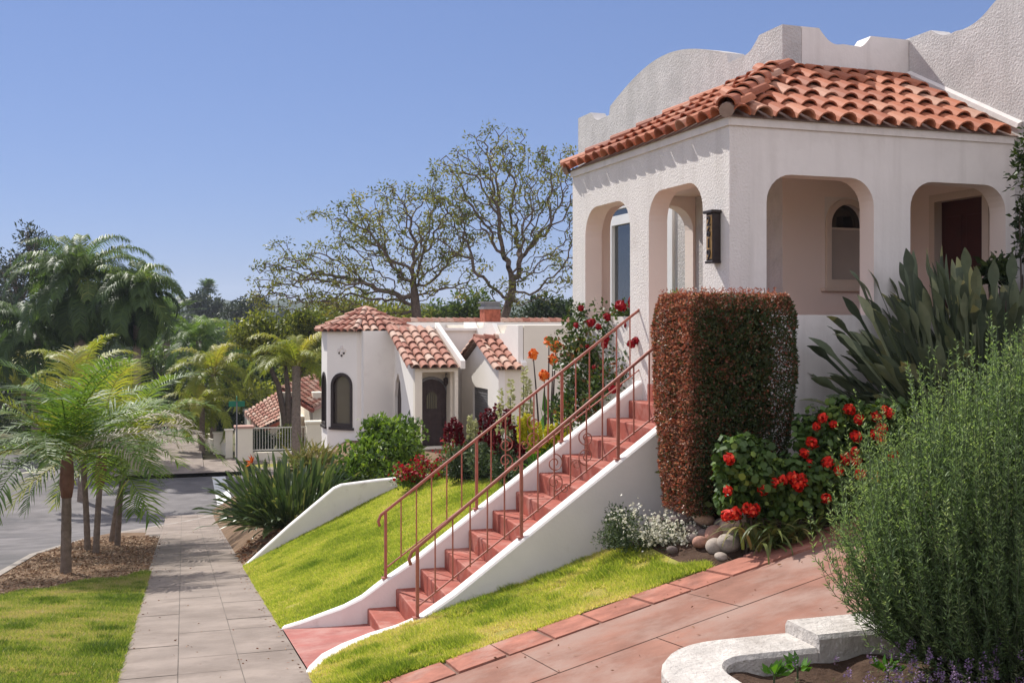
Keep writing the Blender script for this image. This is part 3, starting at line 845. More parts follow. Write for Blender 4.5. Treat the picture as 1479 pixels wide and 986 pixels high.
# main walls with their mission parapets
def arc(a0, z0, a1, z1, sag, n=8):
    out = []
    for i in range(1, n + 1):
        s = i / n; out.append((a0 + (a1 - a0) * s, z0 + (z1 - z0) * s + sag * math.sin(math.pi * s)))
    return out
top = [(1.622, 3.33), (2.10, 3.33)] + arc(2.10, 3.33, 2.52, 3.17, -.06) + [(2.80, 3.17), (2.84, 3.30)] + arc(2.84, 3.30, 6.30, 3.30, .36, 18)
top += [(6.34, 3.17), (6.65, 3.17)] + arc(6.65, 3.17, 7.05, 3.34, -.06) + [(7.57, 3.34)]
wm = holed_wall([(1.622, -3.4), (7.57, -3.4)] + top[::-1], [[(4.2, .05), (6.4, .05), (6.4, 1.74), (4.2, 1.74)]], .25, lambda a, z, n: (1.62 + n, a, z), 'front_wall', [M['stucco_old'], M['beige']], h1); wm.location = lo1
tops = [(1.875, 3.33), (2.10, 3.33)] + arc(2.10, 3.33, 2.42, 3.175, -.07) + [(2.66, 3.165)] + arc(2.66, 3.165, 2.80, 3.30, -.02, 4) + [(3.326, 3.30)]
from_top = [(v, z) for v, z in tops]
archw = [(2.237, .48), (2.706, .48), (2.706, 1.12)] + [(2.4715 + .2345 * math.cos(w), 1.12 + .2345 * math.sin(w)) for w in lin(0, math.pi, 14)[1:-1]] + [(2.237, 1.12)]
ws = holed_wall([(1.875, -1.5), (3.326, -1.5)] + from_top[::-1], [archw], .25, lambda a, z, n: (a, 1.62 + n, z), 'side_wall', [M['plaster'], M['plaster']], h1); ws.location = lo1
# the parapet corner beside the hip: close the side over the front wall's end
topw = [(1.868, 3.32), (1.25, 3.32)] + arc(1.25, 3.32, .86, 3.21, -.05) + [(.74, 3.20)] + arc(.74, 3.20, .30, 3.36, -.04) + arc(.30, 3.36, -1.4, 3.36, .30, 12)
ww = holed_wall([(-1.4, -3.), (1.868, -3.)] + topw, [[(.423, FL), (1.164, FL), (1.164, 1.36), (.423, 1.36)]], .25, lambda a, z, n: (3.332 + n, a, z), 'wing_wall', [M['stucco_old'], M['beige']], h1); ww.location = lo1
# the porch's inner walls are painted beige below the ceiling
mb = MB(); Z0, Z1 = FL + .002, 1.618
def skin(mb, axis, c, a0, a1, z0, z1, t=.004):
    if axis == 'u': mb.box(a0, a1, c - t, c, z0, z1)
    else: mb.box(c - t, c, a0, a1, z0, z1)
skin(mb, 'u', 1.619, 1.62, 2.17, Z0, Z1); skin(mb, 'u', 1.619, 2.775, 3.326, Z0, Z1); skin(mb, 'u', 1.619, 2.17, 2.775, 1.43, Z1); skin(mb, 'u', 1.619, 2.17, 2.775, Z0, .36)
skin(mb, 'v', 3.331, W0, .36, Z0, Z1); skin(mb, 'v', 3.331, 1.23, 1.612, Z0, Z1); skin(mb, 'v', 3.331, .36, 1.23, 1.43, Z1)
mb.build('inner_wall', M['beige'], h1, loc=lo1)
# body of the house behind
mb = MB(); mb.box(3.60, 9.5, -1.39, 1.86, -3, 2.84); mb.box(1.88, 9.5, 1.88, 7.56, -3, 2.86); mb.build('rear_wall', M['plaster'], h1, loc=lo1)

# arched window with a blind
wn = MB(); n0 = 1.615
def ringpts(c, zc, r, a0=0, a1=math.pi, n=14): return [(c + r * math.cos(w), zc + r * math.sin(w)) for w in lin(a0, a1, n)]
def frame_ring(inner, outer, y0, y1, mapf):
    mb = MB(); n = len(inner)
    V = [mapf(a, z, y0) for a, z in outer] + [mapf(a, z, y0) for a, z in inner] + [mapf(a, z, y1) for a, z in outer] + [mapf(a, z, y1) for a, z in inner]
    F = []
    for i in range(n):
        j = (i + 1) % n
        F += [(i, j, n + j, n + i), (2 * n + j, 2 * n + i, 3 * n + i, 3 * n + j), (i, 2 * n + i, 2 * n + j, j), (n + i, n + j, 3 * n + j, 3 * n + i)]
    mb.add(V, F); return mb
def arch_outline(a0, a1, z0, zc, n=14):
    c = (a0 + a1) / 2; r = (a1 - a0) / 2
    return [(a0, z0), (a1, z0)] + [(c + r * math.cos(w), zc + r * math.sin(w)) for w in lin(0, math.pi, n)]
uf = lambda a, z, n: (a, n, z)
vf = lambda a, z, n: (n, a, z)
w1 = frame_ring(arch_outline(2.245, 2.698, .49, 1.12), arch_outline(2.18, 2.765, .40, 1.12), 1.585, 1.619, uf).build('window', M['beigetrim'], h1, loc=lo1)
mb = MB(); mb.box(2.237, 2.706, 1.70, 1.715, .47, 1.40); mb.build('pane', M['glass'], w1)
mb = MB(); mb.box(2.246, 2.697, 1.655, 1.69, .49, 1.06); mb.build('blind', M['shade'], w1)
mb = MB(); mb.box(2.246, 2.697, 1.645, 1.69, 1.062, 1.085); mb.build('glazing_bar', M['beigetrim'], w1)
mb = MB(); mb.box(2.12, 2.825, 1.545, 1.619, .355, .398); mb.build('sill', M['beigetrim'], w1, bevel=.006)
# picture window towards the street
w2 = frame_ring([(4.36, .14), (6.17, .14), (6.17, 1.46), (4.36, 1.46)], [(4.2, .06), (6.4, .06), (6.4, 1.60), (4.2, 1.60)], 1.585, 1.68, vf).build('window', M['trim'], h1, loc=lo1)
mb = MB(); mb.box(1.64, 1.66, 4.25, 6.35, .10, 1.73); mb.build('pane', M['glass'], w2)
mb = MB(); mb.box(1.60, 1.67, 5.24, 5.32, .14, 1.46); mb.box(1.60, 1.67, 4.205, 6.395, 1.70, 1.738); mb.build('glazing_bar', M['trim'], w2)
mb = MB(); mb.box(1.55, 1.62, 4.1, 6.5, .0, .055); mb.build('sill', M['trim'], w2)
# dark front door in the wing
dr_ = MB(); dr_.box(3.40, 3.44, .43, 1.157, FL + .005, 1.355)
for (a, b) in ((.50, .76), (.83, 1.09)):
    for (c, d) in ((-.50, .15), (.28, 1.18)): dr_.box(3.388, 3.40, a, b, c, d)
dd = dr_.build('door', M['door'], h1, bevel=.004, loc=lo1)
frame_ring([(.43, FL + .003), (1.157, FL + .003), (1.157, 1.355), (.43, 1.355)], [(.34, FL + .002), (1.245, FL + .002), (1.245, 1.44), (.34, 1.44)], 3.30, 3.42, vf).build('door_frame', M['beigetrim'], dd)
mb = MB(); mb.tube([(3.385, .50, .30), (3.33, .50, .30), (3.33, .50, .42), (3.385, .50, .42)], .010, 6); mb.build('handle', M['brass'], dd)
mb = MB(); mb.box(3.295, 3.335, .265, .30, 1.07, 1.22); mb.build('doorbell', M['bronze'], h1, loc=lo1)

# tiled porch roof
rise, run = .935, 1.668
mb = MB(); ez = 1.905
E = [(-.05, -.05, ez), (3.33, -.05, ez), (3.33, 1.618, ez + rise * .988), (1.618, 1.618, ez + rise * .988), (1.618, 2.22, ez + rise * .988), (-.05, 3.89, ez), (1.618, 3.89, ez)]
mb.add(E, [(0, 1, 2, 3), (0, 3, 4, 5), (5, 4, 6)])
mb.add([(a, b, ez + .001) for a, b in ((-.05, -.05), (3.33, -.05), (3.33, .22), (.22, .22), (.22, 3.6), (1.618, 3.6), (1.618, 3.89), (-.05, 3.89))], [(0, 1, 2, 3), (0, 3, 4, 7), (4, 5, 6, 7)])
rf = mb.build('roof', M['mortar'], h1, loc=lo1)
def tiles(name, parent, o, e, s, length, lo_f, hi_f, rows, exp=.345, sp=.232, r0=.103, r1=.078, mat='tile', lift=.0, start=-.035, jig=.006, smax=99.):
    """barrel tiles over a slope: o eave corner, e along the eave, s up the slope (unit vectors)"""
    mb = MB(); o, e, s = (np.array(x, float) for x in (o, e, s)); nrm = np.cross(e, s); nrm *= np.sign(nrm[2])
    for i in range(int(length / sp) + 1):
        a = (i + .5) * sp
        for j in range(rows):
            d = start + j * exp
            if lo_f(max(0, d)) <= a <= hi_f(max(0, d)):
                mb.barrel(o + e * a + s * d + nrm * (lift + .004) + np.array([0, 0, random.uniform(-jig, jig)]), s + e * random.uniform(-.02, .02), nrm, min(exp + .075, max(.12, smax - d)), r0 * random.uniform(.96, 1.04), r1)
    return mb.build(name, M[mat], parent, smooth=False)
sl = math.hypot(rise, run); cs, sn = run / sl, rise / sl
tiles('tile_course', rf, (-.05, -.05, ez), (1, 0, 0), (0, cs, sn), 3.38, lambda d: d * cs + .02, lambda d: 3.36, 6, smax=sl)
tiles('tile_course', rf, (-.05, -.05, ez), (0, 1, 0), (cs, 0, sn), 3.94, lambda d: d * cs + .02, lambda d: 3.94 - d * cs - .02, 6, smax=sl)
tiles('tile_course', rf, (-.05, 3.89, ez), (1, 0, 0), (0, -cs, sn), 1.7, lambda d: d * cs + .22, lambda d: 1.68, 6, smax=sl)
def caps(name, parent, a, b, n, r=.10, mat='tile', lift=.032):
    mb = MB(); a, b = np.array(a, float), np.array(b, float); d = (b - a); L = np.linalg.norm(d); d /= L
    s = np.cross(d, [0, 0, 1.]); nn = np.cross(s, d)
    for i in range(n):
        mb.barrel(a + d * L * i / n + nn * lift, d, nn, L / n + .07, r, r * .82)
    o_ = mb.build(name, M[mat], parent)
    mb = MB(); mb.tube([a + nn * .02 - d * .01, a + nn * .02 + d * .05], r * .70, 10); mb.build('mortar_plug', M['mortar'], parent); return o_
caps('hip_cap', rf, (-.07, -.07, ez + .03), (1.46, 1.46, ez + .86), 7)
caps('hip_cap', rf, (-.07, 3.91, ez + .01), (1.34, 2.46, ez + .78), 6)
mb = MB(); mb.tube([(3.33, -.08, ez + .10), (3.33, 1.62, ez + rise + .05)], [.05, .05], 6); mb.build('flashing', M['plaster'], h1, loc=lo1)

# house number plaque: its own thing, fixed to the porch pier
sg = thing('number_plaque', 'dark bronze house number plaque with gold digits 2619 on the porch corner pier', 'house number', (4.85, 9.03, .56), HR)
lz = (0, 0, -.56)
mb = MB(); mb.box(-.085, -.002, .155, .285, .585, 1.03); mb.box(-.11, -.002, .135, .305, 1.03, 1.06); mb.box(-.096, -.002, .147, .293, .56, .585)
mb.build('case', M['bronze'], sg, bevel=.006, loc=lz)
mb = MB(); mb.box(-.089, -.0855, .17, .27, .60, 1.015); mb.build('plate', M['brass'], sg, loc=lz)
for i, ch in enumerate('2619'):
    cu = bpy.data.curves.new('digit', 'FONT'); cu.body = ch; cu.size = .125; cu.extrude = .006; cu.align_x = 'CENTER'; cu.offset = .002
    t_ = bpy.data.objects.new('digit', cu); COL.objects.link(t_)
    bpy.context.view_layer.update()
    me = bpy.data.meshes.new_from_object(t_.evaluated_get(bpy.context.evaluated_depsgraph_get())); bpy.data.objects.remove(t_)
    me.name = 'digit'
    d_ = link('digit', me, M['bronze'], sg); d_.rotation_euler = (math.pi / 2, 0, -math.pi / 2); d_.location = (-.096, .22, .915 - i * .104 - .56)

# white chair on the porch, only its back shows between the piers
ch = thing('porch_chair', 'white slatted wooden chair on the porch behind the number plaque', 'chair', tuple(np.array(h1.matrix_basis @ Vector((.62, 1.30, FL - HB)))), HR + R(200))
cw = M['trim']
for a in (-.2, .2):
    mb = MB(); mb.tube([(a, -.22, 0), (a, -.20, .42), (a, -.34, 1.02)], .018, 6); mb.build('back_leg', cw, ch)
    mb = MB(); mb.tube([(a, .2, 0), (a, .2, .42)], .018, 6); mb.build('front_leg', cw, ch)
mb = MB(); [mb.box(-.22, .22, y, y + .07, .42, .44) for y in lin(-.2, .14, 5)]; mb.build('seat', cw, ch)
mb = MB(); [mb.box(-.2, .2, -.225 - .23 * (z - .42), -.205 - .23 * (z - .42), z, z + .07) for z in (.55, .68, .81, .93)]; mb.build('backrest', cw, ch)

# planter wall beside the driveway, stepped and rounded
pw = thing('planter_wall', 'low stepped white planter wall with a rounded end beside the red driveway', 'planter', (2.4, 4.6, -1.9))
lp = (-2.4, -4.6, 1.9)
def wallstrip(outer, inner, z, zb, name):
    mb = MB(); rows = []
    for (a, b) in zip(outer, inner):
        a, b = np.array(a), np.array(b); e = (b - a) / np.linalg.norm(b - a) * .02
        rows.append([(*a, zb), (*a, z - .025), (*(a + e), z), (*(b - e), z), (*b, z - .02), (*b, zb), (*a, zb)])
    mb.grid(rows)
    for r in (rows[0], rows[-1]): mb.add(r[:6], [tuple(range(6))])
    return mb.build(name, M['planter'], pw, smooth=False, loc=lp)
cx_, cy_ = 2.60, 4.44
outer = [(2.10, 2.0), (2.10, 3.2), (2.10, 4.2)] + [(cx_ + .5 * math.cos(w), cy_ + .52 * math.sin(w)) for w in lin(math.pi, math.pi / 2, 9)] + [(2.85, 4.965), (2.99, 4.965)]
inner = [(2.40, 2.0), (2.40, 3.2), (2.40, 4.2)] + [(cx_ + .2 * math.cos(w), cy_ + .22 * math.sin(w)) for w in lin(math.pi, math.pi / 2, 9)] + [(2.85, 4.66), (2.99, 4.66)]
wallstrip(outer, inner, -1.60, -2.5, 'low_wall')
wallstrip([(2.992, 4.97), (3.4, 4.975), (3.80, 4.98)], [(2.992, 4.655), (3.4, 4.66), (3.80, 4.66)], -1.535, -2.5, 'high_wall')
wallstrip([(3.802, 4.975), (4.3, 4.98), (4.7, 4.985)], [(3.802, 4.66), (4.3, 4.66), (4.7, 4.66)], -1.32, -2.5, 'high_wall')
wallstrip([(4.702, 4.98), (5.4, 4.985), (6.2, 4.99)], [(4.702, 4.66), (5.4, 4.66), (6.2, 4.66)], -1.0, -2.5, 'high_wall')
mb = MB()
mb.grid([[(p, t, -1.675 + .02 * math.sin(p * 7 + t * 5) + .015 * math.sin(p * 17 - t * 13)) for p in lin(2.405, 6.0, 40)] for t in lin(1.4, 4.652, 34)])
o = mb.build('soil', M['soil'], smooth=True); o['kind'] = 'structure'

# white boundary wall on the far side of the lawn
bw = thing('boundary_wall', 'white garden wall sloping up along the far edge of the lawn', 'wall', (2.4, 18.5, -4.1)); lb = (-2.4, -18.5, 4.1)
prof = [(.97, -4.03), (1.7, -3.40), (2.45, -2.80), (2.58, -2.745), (3.2, -2.69), (4.1, -2.64), (6.2, -2.60)]
mb = MB(); rows = []
for p, z in prof: rows.append([(p, 18.42, -4.6), (p, 18.42, z - .02), (p, 18.44, z), (p, 18.57, z), (p, 18.59, z - .02), (p, 18.59, -4.6), (p, 18.42, -4.6)])
mb.grid(rows); [mb.add(r[:6], [tuple(range(6))]) for r in (rows[0], rows[-1])]
mb.build('wall', M['curb'], bw, loc=lb)
# ================================================================ NEIGHBOUR'S HOUSE
H2B = -3.45
h2 = thing('tower_house', 'white neighbouring house with a tiled octagonal tower and an arched dark door', 'house', (8.13, 28.0, H2B), HR)
l2 = (0, 0, -H2B)
MP = M['plaster2']
# walls: the block to the right, the block behind, the entry, the small gabled bay
mb = MB(); mb.box(.72, 9, 0, 8.0, -5.5, -.07); mb.build('wall', M['cream'], h2, loc=l2)
mb = MB()
sp_ = [(.0, -.9)] + [(.001, -.25)]
mb.prism([(.70, u, z) for u, z in [(.003, -5), (5.2, -5), (5.2, .02), (4.4, .02), (4.1, -.16), (3.3, -.16), (2.95, -.02), (2.3, -.02), (1.95, -.30), (1.2, -.30), (.9, -.07), (.003, -.07)]], (-.14, 0, 0))
mb.build('parapet', MP, h2, loc=l2)
mb = MB(); mb.box(-2.9, .55, 3.9, 9, -5.5, -.24); mb.build('wall', MP, h2, loc=l2)
mb = MB(); mb.box(-.9, .56, 3.80, 4.05, -.24, -.16); mb.build('coping', MP, h2, loc=l2)
mb = MB()
for k in range(48):
    mb.barrel((-3.0 + k * .25, 8.0, .02), (1, 0, 0), (0, 0, 1), .30, .15, .13)
mb.build('ridge_tile', M['tile_old'], h2, loc=l2)
mb = MB(); mb.box(-3.0, 9, 7.9, 8.2, -1, .02); mb.build('parapet', MP, h2, loc=l2)
# gabled bay
GA = holed_wall([(0, -5), (3.5, -5), (3.5, -1.30), (1.76, -.56), (0, -1.24)], [[(.95, -3.1), (2.35, -3.1), (2.35, -1.84), (.95, -1.84)]], .18, lambda a, z, n: (n, a, z), 'bay_wall', [MP, MP], h2); GA.location = l2
mb = MB(); mb.box(.181, .70, .002, .18, -5, -1.24); mb.build('bay_wall', M['cream'], h2, loc=l2)
mb = MB(); mb.box(.181, .55, 3.3, 3.49, -5, -1.3); mb.build('bay_wall', M['cream'], h2, loc=l2)
sh = MB()
sh.box(.05, .09, .96, 2.34, -3.09, -1.85)
for k in range(16): sh.box(.035, .05, 1.0, 2.3, -3.05 + k * .074, -3.05 + k * .074 + .045)
sh.build('shutter', M['metal'], h2, loc=l2)
gz = lambda u: -.50 - (abs(u - 1.76)) * .405
mb = MB(); mb.add([(-.10, -.12, gz(-.12)), (.72, -.12, gz(-.12)), (.72, 1.76, -.5), (-.10, 1.76, -.5), (.72, 3.6, gz(3.6)), (-.10, 3.6, gz(3.6))], [(0, 1, 2, 3), (3, 2, 4, 5)])
gr = mb.build('bay_roof', M['mortar'], h2, loc=l2)
ca = math.atan(.405); c1, s1 = math.cos(ca), math.sin(ca)
tiles('tile_course', gr, (-.12, -.15, gz(-.15)), (1, 0, 0), (0, c1, s1), .84, lambda d: 0, lambda d: .82, 5, .40, .27, .125, .10, 'tile_old')
tiles('tile_course', gr, (-.12, 3.65, gz(3.65)), (1, 0, 0), (0, -c1, s1), .84, lambda d: 0, lambda d: .82, 5, .40, .27, .125, .10, 'tile_old')
mb = MB()
for i in range(3): mb.barrel((-.15 + i * .3, 1.76, -.47), (1, 0, .0), (0, 0, 1), .34, .14, .125)
for sg_ in (1, -1):
    for i in range(6):
        u0 = 1.76 - sg_ * (2.0 - i * .33); mb.barrel((-.10, u0, gz(u0) + .04), (0, sg_ * c1, s1), (0, 0, 1), .42, .11, .095)
mb.build('ridge_tile', M['tile_old'], gr)
mb = MB(); mb.prism([(.60, u, z) for u, z in ((-.14, gz(-.14)), (-.14, gz(-.14) + .2), (1.76, -.30), (1.76, -.5))], (.16, 0, 0)); mb.build('rake_curb', MP, h2, loc=l2)
# the entry, its lean-to roof falling towards the camera
EA, EB = -1.97, -.74
fr = holed_wall([(EA, -5), (EB, -5), (EB, -1.20), (EA, -1.20)], [[(EA + .20, -3.43), (EB - .10, -3.43), (EB - .10, -1.36), (EA + .20, -1.36)]], .22, lambda a, z, n: (a, 1.35 + n, z), 'entry_wall', [M['cream'], M['cream']], h2); fr.location = l2
ez_ = lambda u: -1.20 + (u - 1.35) * .40
pa = holed_wall([(1.572, -5), (3.9, -5), (3.9, ez_(3.9)), (1.572, ez_(1.572))], [[(3.0, -3.5), (3.86, -3.5), (3.86, -2.2), (3.72, -1.75), (3.43, -1.45), (3.14, -1.75), (3.0, -2.2)]], .2, lambda a, z, n: (EA + n, a, z), 'entry_wall', [MP, MP], h2); pa.location = l2
mb = MB(); mb.box(EA + .09, EA + .14, 2.9, 3.88, -3.55, -1.40); mb.build('side_door', M['darkwood'], h2, loc=l2)
mb = MB(); mb.box(EA + .21, EB - .002, 2.05, 2.2, -3.6, -1.0); mb.build('entry_back', M['cream'], h2, loc=l2)
mb = MB(); mb.box(EB - .16, EB, 1.575, 3.9, -5, -1.2); mb.build('entry_wall', M['cream'], h2, loc=l2)
dc = (EA + .20 + EB - .10) / 2 - .03
dm = MB(); ol = arch_outline(dc - .43, dc + .43, -3.45, -2.02, 16); dm.prism([(a, 1.99, z) for a, z in ol], (0, .05, 0))
for k in range(-2, 3): dm.box(dc + k * .15 - .004, dc + k * .15 + .004, 1.984, 1.99, -3.44, -1.72)
d2 = dm.build('door', M['darkwood'], h2, loc=l2)
frame_ring(arch_outline(dc - .435, dc + .435, -3.46, -2.02), arch_outline(dc - .50, dc + .50, -3.46, -2.02), 1.97, 2.045, uf).build('door_frame', M['metal'], d2)
mb = MB(); mb.prism([(a, 1.965, z) for a, z in arch_outline(dc - .15, dc + .15, -2.42, -2.10, 10)], (0, .02, 0)); mb.build('door_pane', M['glass2'], d2)
mb = MB(); [mb.box(dc + x - .008, dc + x + .008, 1.955, 1.964, -2.42, -1.98) for x in (-.09, -.03, .03, .09)]; mb.build('grille', M['bronze'], d2)
mb = MB(); mb.tube([(dc + .33, 1.985, -2.9), (dc + .33, 1.93, -2.9), (dc + .33, 1.93, -2.7), (dc + .33, 1.985, -2.7)], .012, 6); mb.build('handle', M['bronze'], d2)
lm = MB(); lx, lu, lzz = EB - .20, 1.93, -1.66
lm.tube([(EB - .16, lu, lzz + .2), (lx - .02, lu - .1, lzz + .24), (lx - .02, lu - .1, lzz + .1)], .012, 6)
lm.tube([(lx - .02, lu - .1, lzz + .12), (lx - .02, lu - .1, lzz + .08), (lx - .02, lu - .1, lzz - .06), (lx - .02, lu - .1, lzz - .12)], [.03, .075, .06, .02], 8)
lm.build('wall_lamp', M['bronze'], h2, loc=l2)
mb = MB(); mb.box(EB - .26, EB - .162, 2.02, 2.048, -2.75, -2.55); mb.build('mailbox', M['bronze'], h2, loc=l2)
rr = .40; rl = math.hypot(1, rr); c3, s3 = 1 / rl, rr / rl
mb = MB(); mb.add([(EA - .14, 1.2, -1.24), (EB + .02, 1.2, -1.24), (EB + .02, 3.95, -.14), (EA - .14, 3.95, -.14)], [(0, 1, 2, 3)])
mb.add([(EA - .14, 1.2, -1.25), (EB + .02, 1.2, -1.25), (EB + .02, 3.95, -.155), (EA - .14, 3.95, -.155)], [(3, 2, 1, 0)])
er = mb.build('entry_roof', M['mortar'], h2, loc=l2)
tiles('tile_course', er, (EA - .16, 1.16, -1.25), (1, 0, 0), (0, c3, s3), 1.34, lambda d: 0, lambda d: 1.32, 7, .41, .265, .125, .10, 'tile_old', jig=.012)
mb = MB(); mb.prism([(EB + .02, u, z) for u, z in ((1.15, -1.27), (1.15, -1.05), (3.95, .0), (3.95, -.2))], (.13, 0, 0)); mb.build('rake_curb', MP, h2, loc=l2)
mb = MB()
for i in range(7): mb.barrel((EA - .16, 1.16 + i * .41 * c3, -1.22 + i * .41 * s3), (0, c3, s3), (-.5, 0, 1), .46, .11, .095)
mb.build('rake_tile', M['tile_old'], er)
# octagonal tower
TX, TU, TR = -2.5, 5.55, 1.385
oc = lambda k, r: (TX + r * math.cos(math.pi / 8 + k * math.pi / 4), TU + r * math.sin(math.pi / 8 + k * math.pi / 4))
tw = thing('tower', 'octagonal', 'x') if False else None
for k in range(8):
    a, b = np.array(oc(k, TR)), np.array(oc(k + 1, TR)); mid = (a + b) / 2 - np.array([TX, TU]); nm = mid / np.linalg.norm(mid); e = (b - a); wd = np.linalg.norm(e); e = e / wd
    place = lambda x, z, n, a=a, e=e, nm=nm: (*(a + e * x - nm * n), z)
    hasw = k in (3, 4, 2, 5)
    hole = [arch_outline(wd / 2 - .33, wd / 2 + .33, -3.05, -1.88, 12)] if hasw else []
    wl = holed_wall([(0, -5.6), (wd, -5.6), (wd, -.26), (0, -.26)], hole, .16, place, 'tower_wall', [MP, MP], h2); wl.location = l2
    if hasw:
        c = wd / 2
        fo = frame_ring(arch_outline(c - .30, c + .30, -3.02, -1.88), arch_outline(c - .385, c + .385, -3.12, -1.88), -.03, .10, place).build('window', M['bronze'], h2, loc=l2)
        mb = MB(); mb.prism([place(x, z, .08) for x, z in arch_outline(c - .32, c + .32, -3.04, -1.88)], tuple(-nm * .01) + (0,)); mb.build('pane', M['glass2'], fo)
        mb = MB(); q = [place(x, z, n) for x, z, n in ((c - .44, -3.2, -.06), (c + .44, -3.2, -.06), (c + .44, -3.2, .0), (c - .44, -3.2, .0))]
        mb.prism(q, (0, 0, .075)); mb.build('sill', M['bronze'], fo)
    if k == 4:
        mb = MB()
        for (x, z) in ((-.1, 0), (.0, .09), (.1, 0), (0, -.09)):
            ctr = np.array(place(wd / 2 + x, -.82 + z, 0)); mb.tube([ctr + np.append(nm * .025, 0), ctr - np.append(nm * .01, 0)], [.055, .055], 10)
        mb.build('vent', M['plaster'], h2, loc=l2)
        mb = MB()
        for (x, z) in ((-.08, -.09), (.08, -.09), (.0, -.16)):
            ctr = np.array(place(wd / 2 + x, -.82 + z, 0)); mb.tube([ctr + np.append(nm * .027, 0), ctr], [.03, .03], 8)
        mb.build('vent_hole', M['bronze'], h2, loc=l2)
mb = MB(); apex = (TX, TU, .40); RE = TR + .15
mb.add([(*oc(k, RE), -.27) for k in range(8)] + [apex], [(k, (k + 1) % 8, 8) for k in range(8)] + [tuple(range(8))[::-1]])
tr_ = mb.build('tower_roof', M['mortar'], h2, loc=l2)
mb = MB()
for k in range(8):
    a, b = np.array([*oc(k, RE), -.27]), np.array([*oc(k + 1, RE), -.27]); m = (a + b) / 2; s = np.array(apex) - m; SL = np.linalg.norm(s); s /= SL; e = (b - a); wd = np.linalg.norm(e); e /= wd; nn = np.cross(e, s); nn *= np.sign(nn[2])
    for i in range(5):
        x = (i + .5) * wd / 5
        for j in range(5):
            d = -.05 + j * .36; half = wd / 2 * (1 - max(0, d + .1) / SL)
            if abs(x - wd / 2) <= half: mb.barrel(a + e * x + s * d + nn * .005, s, nn, min(.42, SL - d), .115, .09)
    for j in range(5):
        q = np.array(apex) - a; Lq = np.linalg.norm(q); mb.barrel(a + q * (j * .2) + np.array([0, 0, .05]), q, [0, 0, 1], Lq * .2 + .05, .10, .08)
mb.build('tile_course', M['tile_old'], tr_)
mb = MB(); mb.tube([(TX, TU, .36), (TX, TU, .46), (TX, TU, .52)], [.24, .18, .03], 10); mb.build('finial', M['stucco'], tr_)
# chimney
mb = MB(); mb.box(1.0, 1.52, 4.4, 4.9, -.2, .42); ck = mb.build('chimney', M['brickred'], h2, loc=l2)
mb = MB(); mb.box(.93, 1.59, 4.33, 4.97, -.24, .02); mb.build('chimney_base', MP, ck)
mb = MB(); mb.box(.96, 1.56, 4.36, 4.94, .421, .50); mb.box(1.02, 1.50, 4.42, 4.88, .50, .62); mb.box(.95, 1.57, 4.35, 4.95, .62, .66); mb.build('chimney_cap', M['metal'], ck)

# ================================================================ THE CORNER OPPOSITE
# pale garden fence: pillars, low wall, white iron bars
def W(o): return tuple(-x for x in o.location)
fe = thing('garden_fence', 'white iron bar fence between cream pillars across the side street', 'fence', (4.3, 52.4, -6.45)); lf = W(fe)
for (p, w) in ((2.75, .78), (6.05, .8)):
    mb = MB(); mb.box(p - w / 2, p + w / 2, 52.0, 52.7, -6.7, -4.92 if p < 4 else -4.78)
    pp = mb.build('pillar', M['cream'], fe, bevel=.02, loc=lf)
    mb = MB(); z = -4.92 if p < 4 else -4.78; mb.box(p - w / 2 - .06, p + w / 2 + .06, 51.94, 52.76, z, z + .10); mb.build('pillar_cap', M['pinktile'] if p < 4 else M['cream'], pp, bevel=.02)
mb = MB(); mb.box(3.15, 5.64, 52.2, 52.5, -6.7, -6.1); mb.build('low_wall', M['cream'], fe, loc=lf)
for z in (-6.02, -4.98):
    mb = MB(); mb.box(3.15, 5.64, 52.33, 52.37, z, z + .05); mb.build('rail', M['whitemetal'], fe, loc=lf)
for p in lin(3.22, 5.57, 19):
    mb = MB(); mb.box(p - .011, p + .011, 52.34, 52.36, -6.02, -4.93); mb.build('bar', M['whitemetal'], fe, loc=lf)
gw = thing('stepped_wall', 'low cream garden wall with stepped pillars beside the opposite pavement', 'wall', (2.1, 56, -6.45)); lg = W(gw)
for (p, t, h, w) in ((2.15, 54.2, 1.25, .34), (1.72, 56.0, .95, .5), (1.15, 58.5, .62, .3)):
    mb = MB(); mb.box(p - w / 2, p + w / 2, t - w / 2, t + w / 2, -6.7, -6.45 + h); pp = mb.build('pillar', M['cream'], gw, bevel=.015, loc=lg)
    mb = MB(); mb.box(p - w / 2 - .05, p + w / 2 + .05, t - w / 2 - .05, t + w / 2 + .05, -6.45 + h, -6.39 + h); mb.build('pillar_cap', M['cream'], pp)
mb = MB(); mb.prism([(1.2, 58.4, -6.7), (1.7, 56.2, -6.7), (2.15, 54.4, -6.7), (2.3, 54.4, -6.7), (1.9, 56.2, -6.7), (1.35, 58.4, -6.7)], (0, 0, .75)); mb.build('low_wall', M['cream'], gw, loc=lg)

# red-roofed house behind that fence
h3 = thing('low_house', 'low cream house with faded pink tiled roofs behind the white iron fence', 'house', (6, 62, -6.45)); l3 = W(h3)
mb = MB(); mb.box(3.6, 14, 62.2, 70, -6.6, -5.3); mb.build('wall', M['cream'], h3, loc=l3)
mb = MB(); mb.box(6.6, 16, 58.0, 66, -6.6, -3.7); mb.build('wall', M['cream'], h3, loc=l3)
def roofslab(pts, name):
    mb = MB(); mb.prism(pts, (0, 0, -.16)); r_ = mb.build(name, M['pinktile'], h3, loc=l3); return r_
A1, A2 = at(353, 597, 62), at(377, 621, 58.5); B1, B2 = at(412, 561, 62.5), at(424, 598, 58.5)
r1 = roofslab([tuple(A2), tuple(B2), tuple(B1), tuple(A1)], 'roof')
r2 = roofslab([tuple(at(403, 560, 58)), tuple(at(452, 590, 56.5)), tuple(at(500, 566, 58.5)), tuple(at(466, 536, 64))], 'roof')
